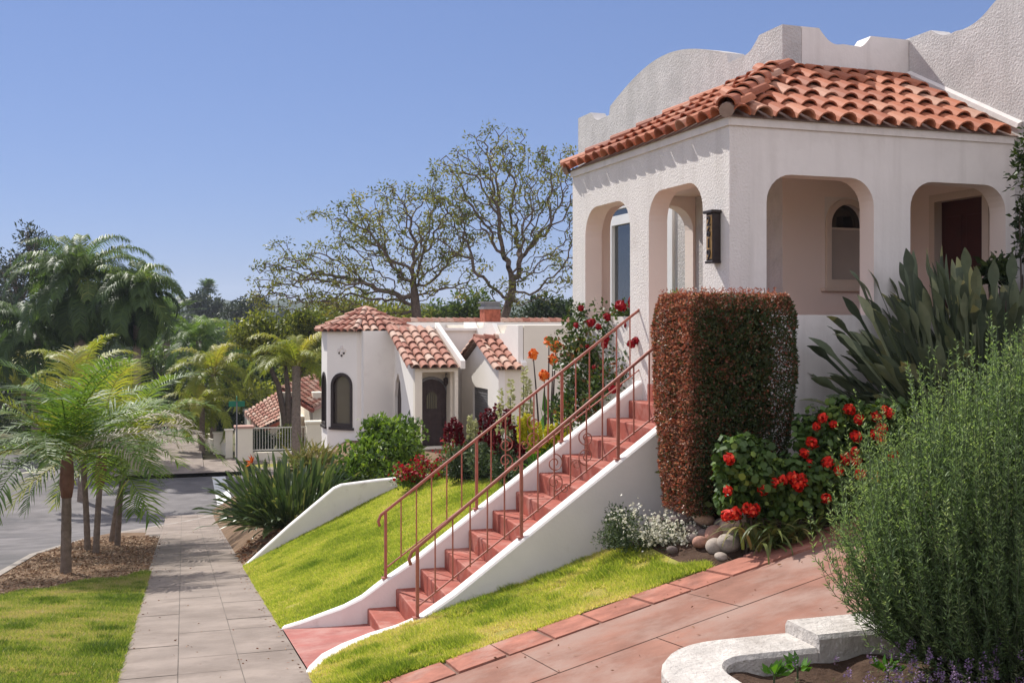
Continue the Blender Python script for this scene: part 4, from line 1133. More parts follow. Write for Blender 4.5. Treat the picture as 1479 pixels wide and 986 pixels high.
for (a, b, rw) in ((A2, B2, r1), (at(403, 560, 58), at(452, 590, 56.5), r2)):
    mb = MB(); mb.tube([tuple(a + np.array([0, -.06, -.10])), tuple(b + np.array([0, -.06, -.10]))], .13, 4); mb.build('eave_board', M['step'], rw)
def tile_rows(name, parent, q00, q10, q01, q11, nc_, nr_, mat):
    """courses over a four-cornered roof: q00-q10 the eave, q01-q11 the top"""
    mb = MB(); q00, q10, q01, q11 = (np.array(x) for x in (q00, q10, q01, q11))
    for i in range(nc_):
        f = (i + .5) / nc_; lo, hi = q00 + (q10 - q00) * f, q01 + (q11 - q01) * f; s = hi - lo; L = np.linalg.norm(s)
        e = q10 - q00; nn = np.cross(e, s); nn *= np.sign(nn[2])
        for j in range(nr_): mb.barrel(lo + s * j / nr_ + np.array([0, 0, .02]), s, nn, L / nr_ * 1.12, .13, .10, segs=4)
    return mb.build(name, M[mat], parent)
tile_rows('tile_course', r1, A2, B2, A1, B1, 11, 8, 'tile_old')
tile_rows('tile_course', r2, at(403, 560, 58), at(452, 590, 56.5), at(466, 536, 64), at(500, 566, 58.5), 12, 10, 'tile_old')
mb = MB(); c = at(414, 600, 57.5); mb.box(c[0] - .33, c[0] + .33, c[1] - .3, c[1] + .3, -6.6, at(414, 566, 57.5)[2]); mb.build('pier', M['cream'], h3, loc=l3)
mb = MB(); c = at(399, 618, 60.0); mb.box(c[0] - .9, c[0] + .9, c[1], c[1] + .05, -6.2, c[2] + .2); mb.build('window', M['trim'], h3, loc=l3)

# green street sign
ss = gpx(342, 690, 40, 60); ss = at(342, 690, 49.5); ss[2] = -6.45
sn_ = thing('street_sign', 'green street name sign on a thin pole at the side street corner', 'street sign', tuple(ss))
mb = MB(); mb.tube([(0, 0, -.2), (0, 0, 2.85)], .035, 8); mb.build('pole', M['metal'], sn_)
mb = MB(); mb.box(-.36, .36, -.012, .012, 2.62, 2.88); mb.build('name_plate', M['signgreen'], sn_, bevel=.01)
mb = MB(); mb.box(-.012, .012, -.36, .36, 2.90, 3.10); mb.build('name_plate', M['signgreen'], sn_, bevel=.01)

# ================================================================ PLANTS NEAR THE STAIRS
# clipped copper hedge
hb = (4.5, 8.6, float(yard(4.5, 8.6)))
hd = thing('clipped_hedge', 'tall box-clipped copper red hedge beside the top of the stairs', 'hedge', hb); lh = W(hd)
HT, HBt = .235, hb[2] - .02
def hedge_pts(n, depth):
    f = rng.choice(5, n, p=[.26, .26, .16, .16, .16]); a = rng.random(n); z = rng.random(n); dd = rng.random(n) ** 1.7 * depth
    x = np.empty(n); y = np.empty(n); zz = HBt + (HT - HBt) * z
    N = np.zeros((n, 3))
    for k in range(5):
        m = f == k
        if k == 0: x[m] = 0 + dd[m]; y[m] = a[m]; N[m] = (-1, 0, 0)
        if k == 1: y[m] = 0 + dd[m]; x[m] = a[m]; N[m] = (0, -1, 0)
        if k == 2: x[m] = 1 - dd[m]; y[m] = a[m]; N[m] = (1, 0, 0)
        if k == 3: y[m] = 1 - dd[m]; x[m] = a[m]; N[m] = (0, 1, 0)
        if k == 4: x[m] = a[m]; y[m] = z[m]; zz[m] = HT - dd[m] * .9; N[m] = (0, 0, 1)
    hh = (zz - HBt) / (HT - HBt)
    # rounded corners, and a foot narrower than the head
    cx, cy = x - .5, y - .5; r = (np.abs(cx) ** 7 + np.abs(cy) ** 7) ** (1 / 7); k = np.where(r > .47, .47 / np.maximum(r, 1e-6), 1)
    top_in = np.clip((hh - .88) / .12, 0, 1) ** 1.7 * .11
    cx, cy = cx * (k - top_in), cy * (k - top_in)
    tap = 1 - .30 * np.clip(1 - hh / .62, 0, 1) ** 1.3
    bump = .013 * np.sin(cx * 11 + zz * 6) * np.sin(zz * 5 + cy * 9) + .012 * np.sin(cy * 13 - zz * 8 + 1) * np.sin(zz * 9 + 2) + rng.normal(0, .008, n)
    X = 4.02 + .53 + cx * 1.10 * (np.where(cx > 0, tap, 1 - (1 - tap) * .35)) + N[:, 0] * bump
    Y = 8.13 + .46 + cy * .94 * tap + N[:, 1] * bump
    return np.stack([X, Y, zz + N[:, 2] * bump * .6], 1), N
P, N = hedge_pts(78000, .15)
kp = rng.random(len(P)) < .55 + .45 * (np.sin(P[:, 0] * 15 + P[:, 1] * 11) * np.sin(P[:, 2] * 13 + P[:, 0] * 5) > -.45); P, N = P[kp], N[kp]
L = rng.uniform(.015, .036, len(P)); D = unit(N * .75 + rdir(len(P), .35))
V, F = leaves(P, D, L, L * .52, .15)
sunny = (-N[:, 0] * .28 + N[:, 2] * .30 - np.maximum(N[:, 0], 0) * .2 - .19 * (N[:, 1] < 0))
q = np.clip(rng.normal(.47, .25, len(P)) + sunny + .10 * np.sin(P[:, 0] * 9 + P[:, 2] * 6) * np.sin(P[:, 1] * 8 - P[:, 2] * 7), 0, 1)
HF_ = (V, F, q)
P = np.stack([rng.uniform(4.14, 4.86, 9000), rng.uniform(8.25, 8.93, 9000), rng.uniform(HBt + .1, HT - .1, 9000)], 1)
P[:, 0] = np.where(P[:, 2] < -.9, 4.14 + (P[:, 0] - 4.14) * .8, P[:, 0])
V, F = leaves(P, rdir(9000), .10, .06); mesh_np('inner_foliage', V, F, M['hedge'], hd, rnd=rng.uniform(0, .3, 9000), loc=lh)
for (x, y) in ((4.35, 8.5), (4.62, 8.62), (4.5, 8.75)):
    mb = MB(); mb.tube([(x, y, HBt - .25), (x + .03, y, HBt + .3), (x + .1, y - .03, HBt + .9)], [.035, .028, .015], 7); mb.build('trunk', M['bark'], hd, smooth=True, loc=lh)
# wispy shoots over the clipped top
P = np.stack([rng.uniform(4.06, 4.98, 130), rng.uniform(8.17, 9.0, 130), np.full(130, HT - .02)], 1); VV = []
for k in range(5):
    VV.append(leaves(P + np.array([0, 0, .018 * k]), rdir(130, .9), .026, .012, .1) + (np.clip(rng.normal(.8, .15, 130), 0, 1),))
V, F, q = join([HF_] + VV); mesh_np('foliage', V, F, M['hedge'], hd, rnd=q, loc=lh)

# round river stones under the hedge and along the upper bed
def cobble(mat, seed):
    bm = bmesh.new(); bmesh.ops.create_icosphere(bm, subdivisions=3, radius=1); r_ = random.Random(seed)
    ph = [r_.uniform(0, 6) for _ in range(6)]
    for v in bm.verts:
        c = v.co; k = 1 + .07 * math.sin(2.1 * c.x + ph[0]) + .07 * math.sin(2.3 * c.y + ph[1]) + .05 * math.sin(3.1 * c.z + ph[2])
        v.co = c * k
    me = bpy.data.meshes.new('cobble'); bm.to_mesh(me); bm.free()
    me.polygons.foreach_set('use_smooth', np.ones(len(me.polygons), bool)); me.materials.append(M[mat]); return me
CM = {m: [cobble(m, i * 7 + j) for j in range(3)] for i, m in enumerate(('stone_t', 'stone_g', 'stone_r', 'stone_d'))}
CN = {'stone_t': 'tan', 'stone_g': 'grey', 'stone_r': 'reddish', 'stone_d': 'dark'}
def stone(loc, s, mat, label, group, sq=.72):
    o = bpy.data.objects.new('cobblestone', random.choice(CM[mat])); COL.objects.link(o)
    o.location = loc; o.scale = (s * random.uniform(.9, 1.2), s * random.uniform(.85, 1.05), s * sq * random.uniform(.85, 1.1)); o.rotation_euler = (random.uniform(-.3, .3), random.uniform(-.3, .3), random.uniform(0, 6))
    return tag(o, label, 'stone', group)
for (px, py, s, m, lb_) in (
        (1014, 791, .075, 'stone_r', 'flat reddish cobble at the front left of the stone pile'), (1034, 797, .08, 'stone_g', 'pale grey cobble at the front of the pile behind the small white one'),
        (1057, 795, .10, 'stone_g', 'large pale grey cobble at the right front of the pile'), (1042, 810, .055, 'stone_g', 'small whitish cobble frontmost of the pile beside the border tiles'),
        (1036, 783, .105, 'stone_r', 'big pinkish cobble in the middle of the stone pile'), (1070, 776, .155, 'stone_t', 'largest tan boulder of the pile under the red geraniums'),
        (1020, 760, .10, 'stone_t', 'broad tan cobble at the foot of the copper hedge'), (1101, 786, .06, 'stone_t', 'small tan stone under the strap leaved plant'),
        (972, 800, .05, 'stone_d', 'small brown stone at the edge of the white flowers and the lawn')):
    c = gpx(px, py); stone((c[0], c[1] + s * .3, c[2] + s * .55), s, m, lb_, 'cobbles at the foot of the copper hedge')
for (px, py, s, m) in ((960, 750, .085, 'stone_d'), (975, 762, .08, 'stone_d'), (990, 756, .09, 'stone_d'), (1003, 770, .07, 'stone_d'), (1045, 764, .08, 'stone_d'), (1058, 757, .085, 'stone_d'),
                       (985, 745, .08, 'stone_d'), (1018, 776, .06, 'stone_d'), (1062, 768, .07, 'stone_d'), (1000, 782, .06, 'stone_d'), (1085, 765, .07, 'stone_d'), (948, 760, .075, 'stone_d')):
    c = gpx(px, py); stone((c[0], c[1], c[2] + s * .5), s, m, 'dark shaded cobble heaped under the copper hedge', 'cobbles at the foot of the copper hedge')
for k, (px, py, s) in enumerate(((612, 690, .10), (628, 692, .11), (640, 690, .12), (655, 690, .12), (668, 686, .12), (681, 690, .12), (694, 688, .14), (708, 687, .13), (722, 686, .12), (735, 690, .13), (748, 690, .12), (762, 694, .12), (776, 697, .12), (650, 680, .12), (665, 676, .12), (640, 682, .10))):
    r_ = ray(px, py); d = 10.5
    while d < 18.3 and (r_ * d)[2] > float(yard((r_ * d)[0], (r_ * d)[1])): d += .03
    c = r_ * d; m = ('stone_t', 'stone_g')[k % 2]
    stone((c[0], c[1], float(yard(c[0], c[1])) + s * .45), s, m, f'rounded {CN[m]} stone edging the flower bed above the left lawn', f'{CN[m]} stones along the flower bed')

# white flowering ground cover by the stair wall
c = gpx(935, 790)
al, P = shrub('alyssum', 'low white flowering mound between the stair wall and the lawn', 'flowering plant', (c[0], c[1], c[2]), [((-.12, .1, .06), (.26, .2, .22)), ((.16, -.03, .03), (.3, .2, .16)), ((.40, -.12, 0), (.22, .16, .12))], 190, 26, .035, .011, M['snap'], .055, stems=4)
k = 2600; Pb = P[rng.integers(50, len(P), k)] + rng.normal(0, .035, (k, 3)) + np.array([.03, -.02, .055]); V, F = rounds(Pb, rdir(k, .9), rng.uniform(.008, .016, k)); o = mesh_np('blossom', V, F, M['f_white'], al, rnd=rng.random(k)); o['kind'] = 'stuff'
c = gpx(893, 792)
shrub('sagebrush', 'small grey green bush against the stair wall left of the white flowers', 'shrub', (c[0] + .02, c[1] + .05, c[2]), [((0, 0, .16), (.15, .13, .19))], 80, 26, .03, .010, M['snap'], .05, stems=5)

# red geraniums along the house wall
gm = flower_mesh('geranium flower', .043, 70, .0135, M['f_red'])
def geranium(base, blobs, flowers, label):
    o, P = shrub('geranium', label, 'flowering plant', base, blobs, 280, 24, .055, .05, M['geran'], .085, stems=6, round_=True)
    for (px, py, d) in flowers:
        c = at(px, py, d) - np.array(base); put('flower', gm, o, tuple(c), 1.)
    return o
b = np.array(at(1090, 745, 8.75)); b[2] = float(yard(b[0], b[1])) 
geranium(tuple(b), [(np.array(at(1075, 690, 8.62)) - b, (.22, .2, .32)), (np.array(at(1120, 705, 8.7)) - b, (.26, .22, .24)), (np.array(at(1170, 700, 8.7)) - b, (.28, .24, .24))],
         [(1053, 663, 8.42), (1051, 709, 8.42), (1062, 742, 8.4), (1086, 739, 8.38), (1050, 745, 8.38), (1079, 735, 8.4), (1102, 707, 8.42), (1119, 697, 8.42), (1131, 693, 8.42), (1152, 702, 8.42), (1162, 697, 8.42), (1193, 720, 8.4), (1144, 690, 8.42), (1158, 690, 8.44), (1090, 735, 8.38)],
         'red flowering geranium between the copper hedge and the strap leaves')
b = np.array(at(1225, 690, 9.0)); b[2] = float(yard(b[0], b[1]))
geranium(tuple(b), [(np.array(at(1190, 640, 8.9)) - b, (.26, .2, .26)), (np.array(at(1235, 630, 8.95)) - b, (.3, .22, .3)), (np.array(at(1275, 640, 8.9)) - b, (.26, .22, .3)), (np.array(at(1225, 690, 8.8)) - b, (.34, .22, .24))],
         [(1173, 640, 8.64), (1180, 616, 8.7), (1204, 613, 8.7), (1188, 604, 8.75), (1236, 631, 8.62), (1241, 606, 8.7), (1265, 602, 8.7), (1169, 671, 8.56), (1161, 655, 8.58), (1196, 669, 8.5), (1222, 663, 8.5), (1234, 652, 8.5), (1238, 667, 8.5), (1262, 628, 8.58), (1272, 634, 8.56), (1273, 620, 8.6), (1243, 685, 8.44), (1285, 597, 8.7), (1278, 593, 8.7), (1289, 659, 8.5), (1265, 690, 8.44), (1227, 592, 8.75), (1212, 680, 8.44)],
         'red flowering geranium in the corner below the dark paddle leaves')
c = gpx(1130, 790); sp = thing('strap_plant', 'arching strap leaved plant with withered tips beside the border tiles', 'plant', tuple(c)); VV = []; k = 0
fr_ = []
for i in range(90):
    az = rng.uniform(0, 6.28); L = rng.uniform(.34, .62); pts, v, f = frond((rng.normal(0, .16), rng.normal(0, .07), 0), az, rng.uniform(.7, 1.4), L, rng.uniform(1.4, 2.6), 1, .01, .001)
    s = unit(np.cross(pts[-1] - pts[0] + 1e-3, [0, 0, 1.])); w = np.sin(np.linspace(.25, 1, len(pts)) * math.pi)[:, None] * .015 + .001
    fr_.append((np.stack([pts + s * w, pts - s * w], 1).reshape(-1, 3), np.array([(2 * j, 2 * j + 1, 2 * j + 3, 2 * j + 2) for j in range(len(pts) - 1)]), np.clip(rng.normal(.4, .25), 0, 1)))
V, F, q = join(fr_); mesh_np('foliage', V, F, M['straw'], sp, rnd=q)

# the big dark paddle-leaved clump against the side wall
b = (7.34, 8.32, float(yard(6.78, 8.3)))
ds = thing('dark_paddle_plant', 'big dark grey green paddle leaved clump against the side wall of the house', 'plant', b)
paddles(ds, M['strel_d'], 1500, (1.5, .6), 1.92, .30, .098, (.30, 1.54), base_r=.55, short=.42, lowk=.42)
# rosemary leaning over the planter wall
b = np.array([3.80, 4.26, -1.66]); rm = thing('rosemary_bush', 'large bright green rosemary bush spilling over the planter wall', 'shrub', tuple(b))
parts = []; SA_, SB_, SR_ = [], [], []
for i in range(3100):
    # tips fill an egg-shaped bush; each stem arches out of the foot and turns up
    q_ = rdir(1)[0] * rng.uniform(.45, 1.) ** .5
    lng = 1 + (.16 if q_[2] > .1 else .06) * abs(rng.normal(0, 1)) * (rng.random() < .35); tip = np.array([.02 + q_[0] * 1.02 * lng, .0 + q_[1] * .55, .86 + q_[2] * .82 * lng - .10 * max(0, -q_[0])])
    tip[0] += .55 * max(0., tip[2] - .70) * (q_[0] < .3)
    if tip[2] < .12: tip[2] = rng.uniform(.12, .35)
    foot = np.array([tip[0] * .22 + rng.normal(0, .06), tip[1] * .22 + rng.normal(0, .04), .0])
    ctl = np.array([tip[0] * .82, tip[1] * .82, tip[2] * rng.uniform(.30, .5)]) + rng.normal(0, .04, 3)
    k = 9; u_ = np.linspace(0, 1, k + 1)[:, None]
    pts = (1 - u_) ** 2 * foot + 2 * u_ * (1 - u_) * ctl + u_ ** 2 * tip + rng.normal(0, .008, (k + 1, 3))
    up_ = rng.uniform(.03, .20); pts[-2:, 2] += np.array([.25, 1.]) * up_
    ln = np.linalg.norm(np.diff(pts, axis=0), axis=1).sum(); need = min(ln, rng.uniform(.35, .60)); n = int(125 * need)
    s = 1 - need / ln * rng.random(n) ** 1.05; x = s * k; ii_ = np.minimum(x.astype(int), k - 1); fr = (x - ii_)[:, None]
    P = pts[ii_] * (1 - fr) + pts[ii_ + 1] * fr; T = unit(pts[ii_ + 1] - pts[ii_])
    o_ = rdir(n); o_ = unit(o_ - T * (o_ * T).sum(1)[:, None])
    D = unit(T * rng.uniform(.5, 1.1, (n, 1)) + o_)
    L = rng.uniform(.020, .036, n) * (1.1 - .45 * np.clip((s - .88) / .12, 0, 1))
    V, F = leaves(P, D, L, .0060, .05)
    parts.append((V, F, np.clip(rng.normal(.34, .14) + .30 * (s > .86) + rng.normal(0, .13, n), 0, 1)))
    SA_.append(pts[:-1]); SB_.append(pts[1:]); SR_.append(np.linspace(.0042, .0014, k))
V, F, q = join(parts); mesh_np('foliage', V, F, M['rosemary'], rm, rnd=q)
r_ = np.concatenate(SR_); V, F = tubes(np.concatenate(SA_), np.concatenate(SB_), r_, r_ * .85, 4); mesh_np('stem', V, F, M['snap'], rm, rnd=rng.uniform(.3, .9, len(F)))
# lavender and seedlings in the planter soil
lv = thing('lavender', 'faded lavender clump with purple tips in the planter corner', 'flowering plant', (3.12, 3.92, -1.67)); parts = []; fl = []; SA_, SB_ = [], []
for i in range(150):
    x, y = rng.normal(0, .22), rng.normal(0, .13); h = rng.uniform(.09, .24); ln_ = (rng.normal(0, .06), rng.normal(0, .06))
    SA_.append((x, y, 0)); SB_.append((x + ln_[0], y + ln_[1], h)); spike(parts, (x, y, 0), h * .8, .02, 16, .035, .005, ln_)
    if rng.random() < .75: spike(fl, (x + ln_[0], y + ln_[1], h - .01), .045, .010, 16, .014, .008)
V, F, q = join(parts); mesh_np('foliage', V, F, M['lavl'], lv, rnd=q)
V, F, q = join(fl); mesh_np('blossom', V, F, M['f_lav'], lv, rnd=q)['kind'] = 'stuff'
for (px, py, lb_) in ((1118, 972, 'leafy green seedling leftmost in the planter soil'), (1152, 964, 'taller leafy seedling between two others in the planter soil'), (1282, 966, 'broad leaved seedling in the planter soil left of the lavender')):
    r_ = ray(px, py + 14); d = -1.67 / r_[2]; c = r_ * d
    sd_ = thing('seedling', lb_, 'plant', tuple(c), 0, 'seedlings in the planter'); n = 16
    a = rng.uniform(0, 6.3, n); D = unit(np.stack([np.cos(a), np.sin(a), rng.uniform(.3, 1.4, n)], 1)); P = D * .02 + np.array([0, 0, .03])
    V, F = leaves(P, D, rng.uniform(.05, .085, n), rng.uniform(.028, .042, n), .15); mesh_np('foliage', V, F, M['brightleaf'], sd_, rnd=rng.uniform(0, .6, n))
    mb = MB(); mb.tube([(0, 0, -.03), (0, 0, .06)], .005, 5); mb.build('stem', M['snap'], sd_)

# bird of paradise by the pavement
b = gpx(398, 800); b = np.array([1.95, 20.7, float(yard(1.95, 20.7))])
bp = thing('bird_of_paradise', 'bird of paradise clump with one orange flower beside the pavement', 'plant', tuple(b))
paddles(bp, M['strel'], 950, (1.05, 1.0), 1.26, .32, .062, (.10, 1.5), base_r=.66, short=.45)
for (px, py, d) in ((365, 668, 20.3),):
    c = at(px, py, d) - b; parts = []
    n = 16; D = unit(np.array([-.4, 0, .5]) + rng.normal(0, .5, (n, 3))); V, F = leaves(np.repeat(c[None], n, 0), D, rng.uniform(.12, .2, n), .035, .1)
    mesh_np('flower', V, F, M['f_org'], bp, rnd=rng.random(n))
    mb = MB(); mb.tube([(c[0] * .4, c[1] * .4, .2), tuple(c)], .012, 5); mb.build('flower_stem', M['snap'], bp)
litter = []
n = 900; P = np.stack([rng.uniform(1.0, 2.6, n), rng.uniform(18.75, 21.6, n), np.zeros(n)], 1); P[:, 2] = yard(P[:, 0], P[:, 1]) + .012
D = rdir(n); D[:, 2] *= .2; V, F = leaves(P, unit(D), rng.uniform(.04, .14, n), rng.uniform(.015, .04, n), .1)
mesh_np('leaf_litter', V, F, M['dryleaf'], None, rnd=rng.random(n))['kind'] = 'stuff'

# flower bed above the left lawn
def yat(px, py, d):
    c = at(px, py, d); c[2] = float(yard(c[0], c[1])); return c
def spire_plant(name, label, foot, spires, leafmat, petals, sr, sh, group=None, leafr=.28, leafh=.55, n=150):
    """bushy foot with upright flower spikes; spires are (dx, dy, height)"""
    o, P = shrub(name, label, 'flowering plant', tuple(foot), [((0, 0, leafh * .5), (leafr, leafr, leafh * .5))], n, 22, .075, .018, leafmat, .08, group=group, stems=5)
    for (dx, dy, h) in spires:
        pr = []; spike(pr, (dx, dy, h - sh), sh, sr, 150, sr * 1.2, sr * .9, (rng.normal(0, .02), 0), .45)
        V, F, q = join(pr); mesh_np('flower_spike', V, F, petals, o, rnd=q)
        mb = MB(); mb.tube([(dx * .6, dy * .6, 0), (dx, dy, h - sh * .3)], .008, 5); mb.build('stem', leafmat, o)
    return o
f = yat(672, 680, 16.9); spire_plant('snapdragon', 'maroon snapdragon leftmost in the bed, beside the yellow one', f, [(-.18, 0, .98), (-.06, .05, .92), (-.26, .1, .9), (-.12, -.1, .88)], M['snap'], M['f_maroon'], .055, .32, 'snapdragons in the upper bed')
f = yat(688, 680, 17.2); spire_plant('snapdragon', 'pale yellow snapdragon between the maroon ones', f, [(-.1, 0, .96), (.0, .05, .90), (.18, -.05, .72), (.08, 0, .74)], M['snap'], M['f_pale'], .05, .36, 'snapdragons in the upper bed')
f = yat(708, 682, 16.4); spire_plant('snapdragon', 'tall maroon snapdragon with the widest cluster of spikes in the middle of the bed', f, [(-.12, 0, .98), (-.02, .05, 1.05), (.08, 0, 1.12), (.15, .05, 1.0), (.0, -.1, .92)], M['snap'], M['f_maroon'], .06, .42, 'snapdragons in the upper bed', .3)
f = yat(738, 682, 15.6); spire_plant('snapdragon', 'dark crimson snapdragon behind the railing scrolls', f, [(-.05, 0, 1.05), (.1, 0, .8), (-.2, 0, .72), (.2, .1, .62), (.02, -.1, .58)], M['snap'], M['f_maroon'], .06, .30, 'snapdragons in the upper bed', .32)
f = yat(770, 684, 15.0); spire_plant('snapdragon', 'dark red snapdragon lowest beside the stair wall', f, [(-.15, 0, .6), (.1, 0, .52), (.25, 0, .45)], M['snap'], M['f_maroon'], .055, .22, 'snapdragons in the upper bed', .3, .45)
f = yat(748, 640, 15.9); spire_plant('hollyhock', 'tallest pale green flower spires in front of the neighbour cream wall', f, [(-.12, 0, 1.45), (.12, .1, 1.62), (.20, 0, 1.45), (-.26, .05, 1.3)], M['snap'], M['f_pale'], .06, .85, None, .3, .8, 110)
f = yat(800, 640, 14.2); spire_plant('lupin', 'bright yellow lupin clump under the orange cannas', f, [(x, y, h) for x, y, h in zip(rng.uniform(-.42, .36, 24), rng.uniform(-.12, .12, 24), rng.uniform(.70, 1.05, 24))], M['brightleaf'], M['f_yel'], .055, .32, None, .34, .7, 110)
f = yat(790, 660, 14.8); cn = thing('canna', 'orange flowering canna with broad green leaves behind the lupins', 'flowering plant', tuple(f))
fm = flower_mesh('canna flower', .075, 34, .036, M['f_org'])
for (px, py) in ((770, 512), (793, 493), (799, 519), (786, 542), (803, 500)):
    c = at(px, py, 14.8) - f; mb = MB(); mb.tube([(c[0] * .3, c[1] * .3, 0), tuple(c * np.array([.75, .75, .7])), tuple(c)], [.016, .012, .007], 6); mb.build('stem', M['darkwood'], cn)
    put('flower', fm, cn, tuple(c), .95)
for i in range(12):
    az = rng.uniform(0, 6.28); b_ = np.array([rng.uniform(-.05, .5), rng.normal(0, .1), rng.uniform(.2, .9)]); V, F = leaves(b_[None], unit(np.array([[math.sin(az) * .6, math.cos(az) * .6, 1.]])), rng.uniform(.4, .6), rng.uniform(.12, .17), .15); mesh_np('leaf', V, F, M['brightleaf'], cn, rnd=rng.random(1))
f = yat(628, 682, 18.0)
o, P = shrub('ground_cover', 'low red flowering ground cover at the left end of the bed', 'flowering plant', tuple(f), [((-.15, 0, .1), (.38, .4, .22)), ((.32, .0, .25), (.36, .4, .42)), ((-.5, -.1, .05), (.2, .3, .16))], 110, 20, .06, .03, M['lime'], .10)
k = 900; Pb = P[rng.integers(0, len(P), k)] + rng.normal(0, .06, (k, 3)) + np.array([0, 0, .08]); V, F = rounds(Pb, rdir(k, .6), rng.uniform(.018, .034, k)); mesh_np('blossom', V, F, M['f_crim'], o, rnd=rng.random(k))['kind'] = 'stuff'
f = yat(842, 640, 12.6)
o, P = shrub('red_annual', 'low crimson flowers against the stair wall below the rose bush', 'flowering plant', (f[0], f[1], f[2] + .1), [((0, 0, .2), (.35, .2, .25))], 80, 20, .05, .022, M['snap'], .08)
am = flower_mesh('annual flower', .05, 40, .02, M['f_crim'])
for i in range(12): put('flower', am, o, (rng.uniform(-.35, .3), -.15 + rng.normal(0, .05), rng.uniform(.32, .55)))

# climbing rose in front of the porch
f = np.array(at(865, 600, 12.9)); f[2] = float(yard(f[0], f[1]))
bl = [(np.array(at(x, y, d)) - f, r) for x, y, d, r in ((835, 500, 13.2, (.28, .3, .5)), (870, 500, 12.9, (.40, .3, .5)), (905, 480, 12.6, (.22, .3, .36)), (850, 560, 13.0, (.35, .3, .4)), (890, 560, 12.6, (.35, .3, .45)), (830, 590, 13.0, (.3, .3, .3)), (915, 530, 12.3, (.18, .2, .4)))]
o, P = shrub('rose_bush', 'tall rose bush with dark red blooms in front of the porch', 'rose bush', tuple(f), bl, 330, 26, .058, .034, M['rosel'], .10, stems=4, shell=.1)
rm_ = flower_mesh('rose bloom', .046, 60, .023, M['f_crim'])
for (px, py, d, s) in ((839, 445, 12.9, .7), (897, 442, 12.3, 1.2), (915, 437, 12.2, 1.25), (877, 458, 12.5, .9), (854, 466, 12.6, .9), (864, 472, 12.5, .9), (832, 470, 12.8, .8), (919, 492, 11.9, .9), (912, 497, 11.9, .8), (876, 490, 12.4, .8), (873, 498, 12.4, .7), (885, 562, 12.2, .9), (893, 556, 12.2, .8), (848, 500, 12.8, .6), (905, 470, 12.2, .6), (858, 530, 12.6, .6)):
    put('bloom', rm_, o, tuple(np.array(at(px, py, d)) - f), s)
# lime shrub beyond the boundary wall
f = yat(560, 690, 21.5)
bl = [(np.array(at(x, y, d)) - f, r) for x, y, d, r in ((525, 670, 21, (.45, .4, .35)), (560, 640, 21.6, (.5, .5, .45)), (585, 632, 22.2, (.35, .4, .35)), (560, 690, 21, (.6, .5, .3)), (515, 690, 20.6, (.3, .3, .22)), (545, 625, 22, (.25, .3, .2)), (590, 660, 21.5, (.35, .4, .4)))]
shrub('leafy_shrub', 'big lime green leafy shrub below the neighbour entry', 'shrub', tuple(f), bl, 300, 26, .13, .06, M['lime'], .17, stems=3, shell=.3)
f = np.array(at(968, 440, 14.2)); f[2] = -1.2
shrub('feathery_shrub', 'bright green feathery shrub seen through the porch arch', 'shrub', tuple(f), [((0, 0, 1.2), (.32, .3, .36))], 90, 26, .09, .02, M['brightleaf'], .09, stems=5)
f = np.array(at(1440, 395, 10.3)); f[2] = float(yard(f[0], min(f[1], 8.9)))
shrub('small_laurel', 'small dark leaved shoot in front of the right porch pier', 'shrub', tuple(f), [((0, 0, at(1440, 392, 10.3)[2] - f[2]), (.12, .1, .14))], 22, 16, .09, .035, M['tree_d'], .06, stems=8)
f = np.array(at(1486, 330, 10.2)); f[2] = -.9
shrub('climbing_vine', 'dark leaved vine on the house wall at the right edge', 'vine', tuple(f), [((0, 0, at(1486, z, 10.2)[2] + .9), (.13, .08, .22)) for z in (215, 260, 310, 350)], 60, 16, .07, .03, M['tree_d'], .09, stems=6)
f = np.array([1.45, 25.5, float(yard(1.45, 25.5))])
o, P = shrub('agave', 'spiky yellow green plant at the foot of the tower', 'plant', tuple(np.array([3.1, 27.2, float(yard(3.1, 27.2))])), [((0, 0, .2), (.5, .5, .35))], 60, 14, .45, .05, M['straw'], .2, stems=4)
# ================================================================ PALMS ON THE VERGE
def young_palm(label, px, py, d_, trunk_h, n, fl, lean=(0, 0), boot=True, mats=('palm', 'palm_y'), extra=(), tr0=.066):
    c = at(px, py, d_); c[2] = float(sw(c[1]))
    o = thing('palm_tree', label, 'palm tree', tuple(c), 0, 'young palms on the verge')
    palm_trunk(o, trunk_h, tr0, tr0 * .78, lean, M['palmbark'])
    if boot:
        mb = MB(); x, y = lean; mb.tube([(x * .6, y * .6, trunk_h * .72), (x * .8, y * .8, trunk_h * .85), (x, y, trunk_h + .05), (x * 1.05, y * 1.05, trunk_h + .32)], [.085, .115, .10, .05], 10); mb.build('crownshaft', M['palmboot'], o, smooth=True)
    top = (lean[0], lean[1], trunk_h + .2)
    for i in range(n):
        u = i / (n - 1); az = 2.39996 * i + rng.uniform(-.25, .25)
        m = M[mats[1] if rng.random() < .2 else mats[0]]
        frond_part(o, m, top, az, 1.50 - 1.50 * u + rng.normal(0, .12), fl * rng.uniform(.85, 1.15), rng.uniform(.8, 1.5), 34, .58, .030, rng.normal(0, .3), .35)
    for (az, el, L, dr, mt) in extra:
        frond_part(o, M[mt], top, az, el, L, dr, 30, .50, .026, 0, .5, label='withered pale frond' if mt == 'palm_w' else None)
    return o
young_palm('nearest palm on the verge with a red brown crownshaft', 95, 830, 17.65, 1.75, 24, 1.95, (.02, 0), extra=((2.3, .55, 1.7, 1.4, 'palm_w'), (4.9, .35, 1.9, 1.7, 'palm_y'), (1.4, .5, 1.9, 1.1, 'palm_w')), tr0=.088)
young_palm('slender palm just right of the nearest palm', 127, 798, 22.4, 1.9, 13, 1.9, (-.1, .1), False)
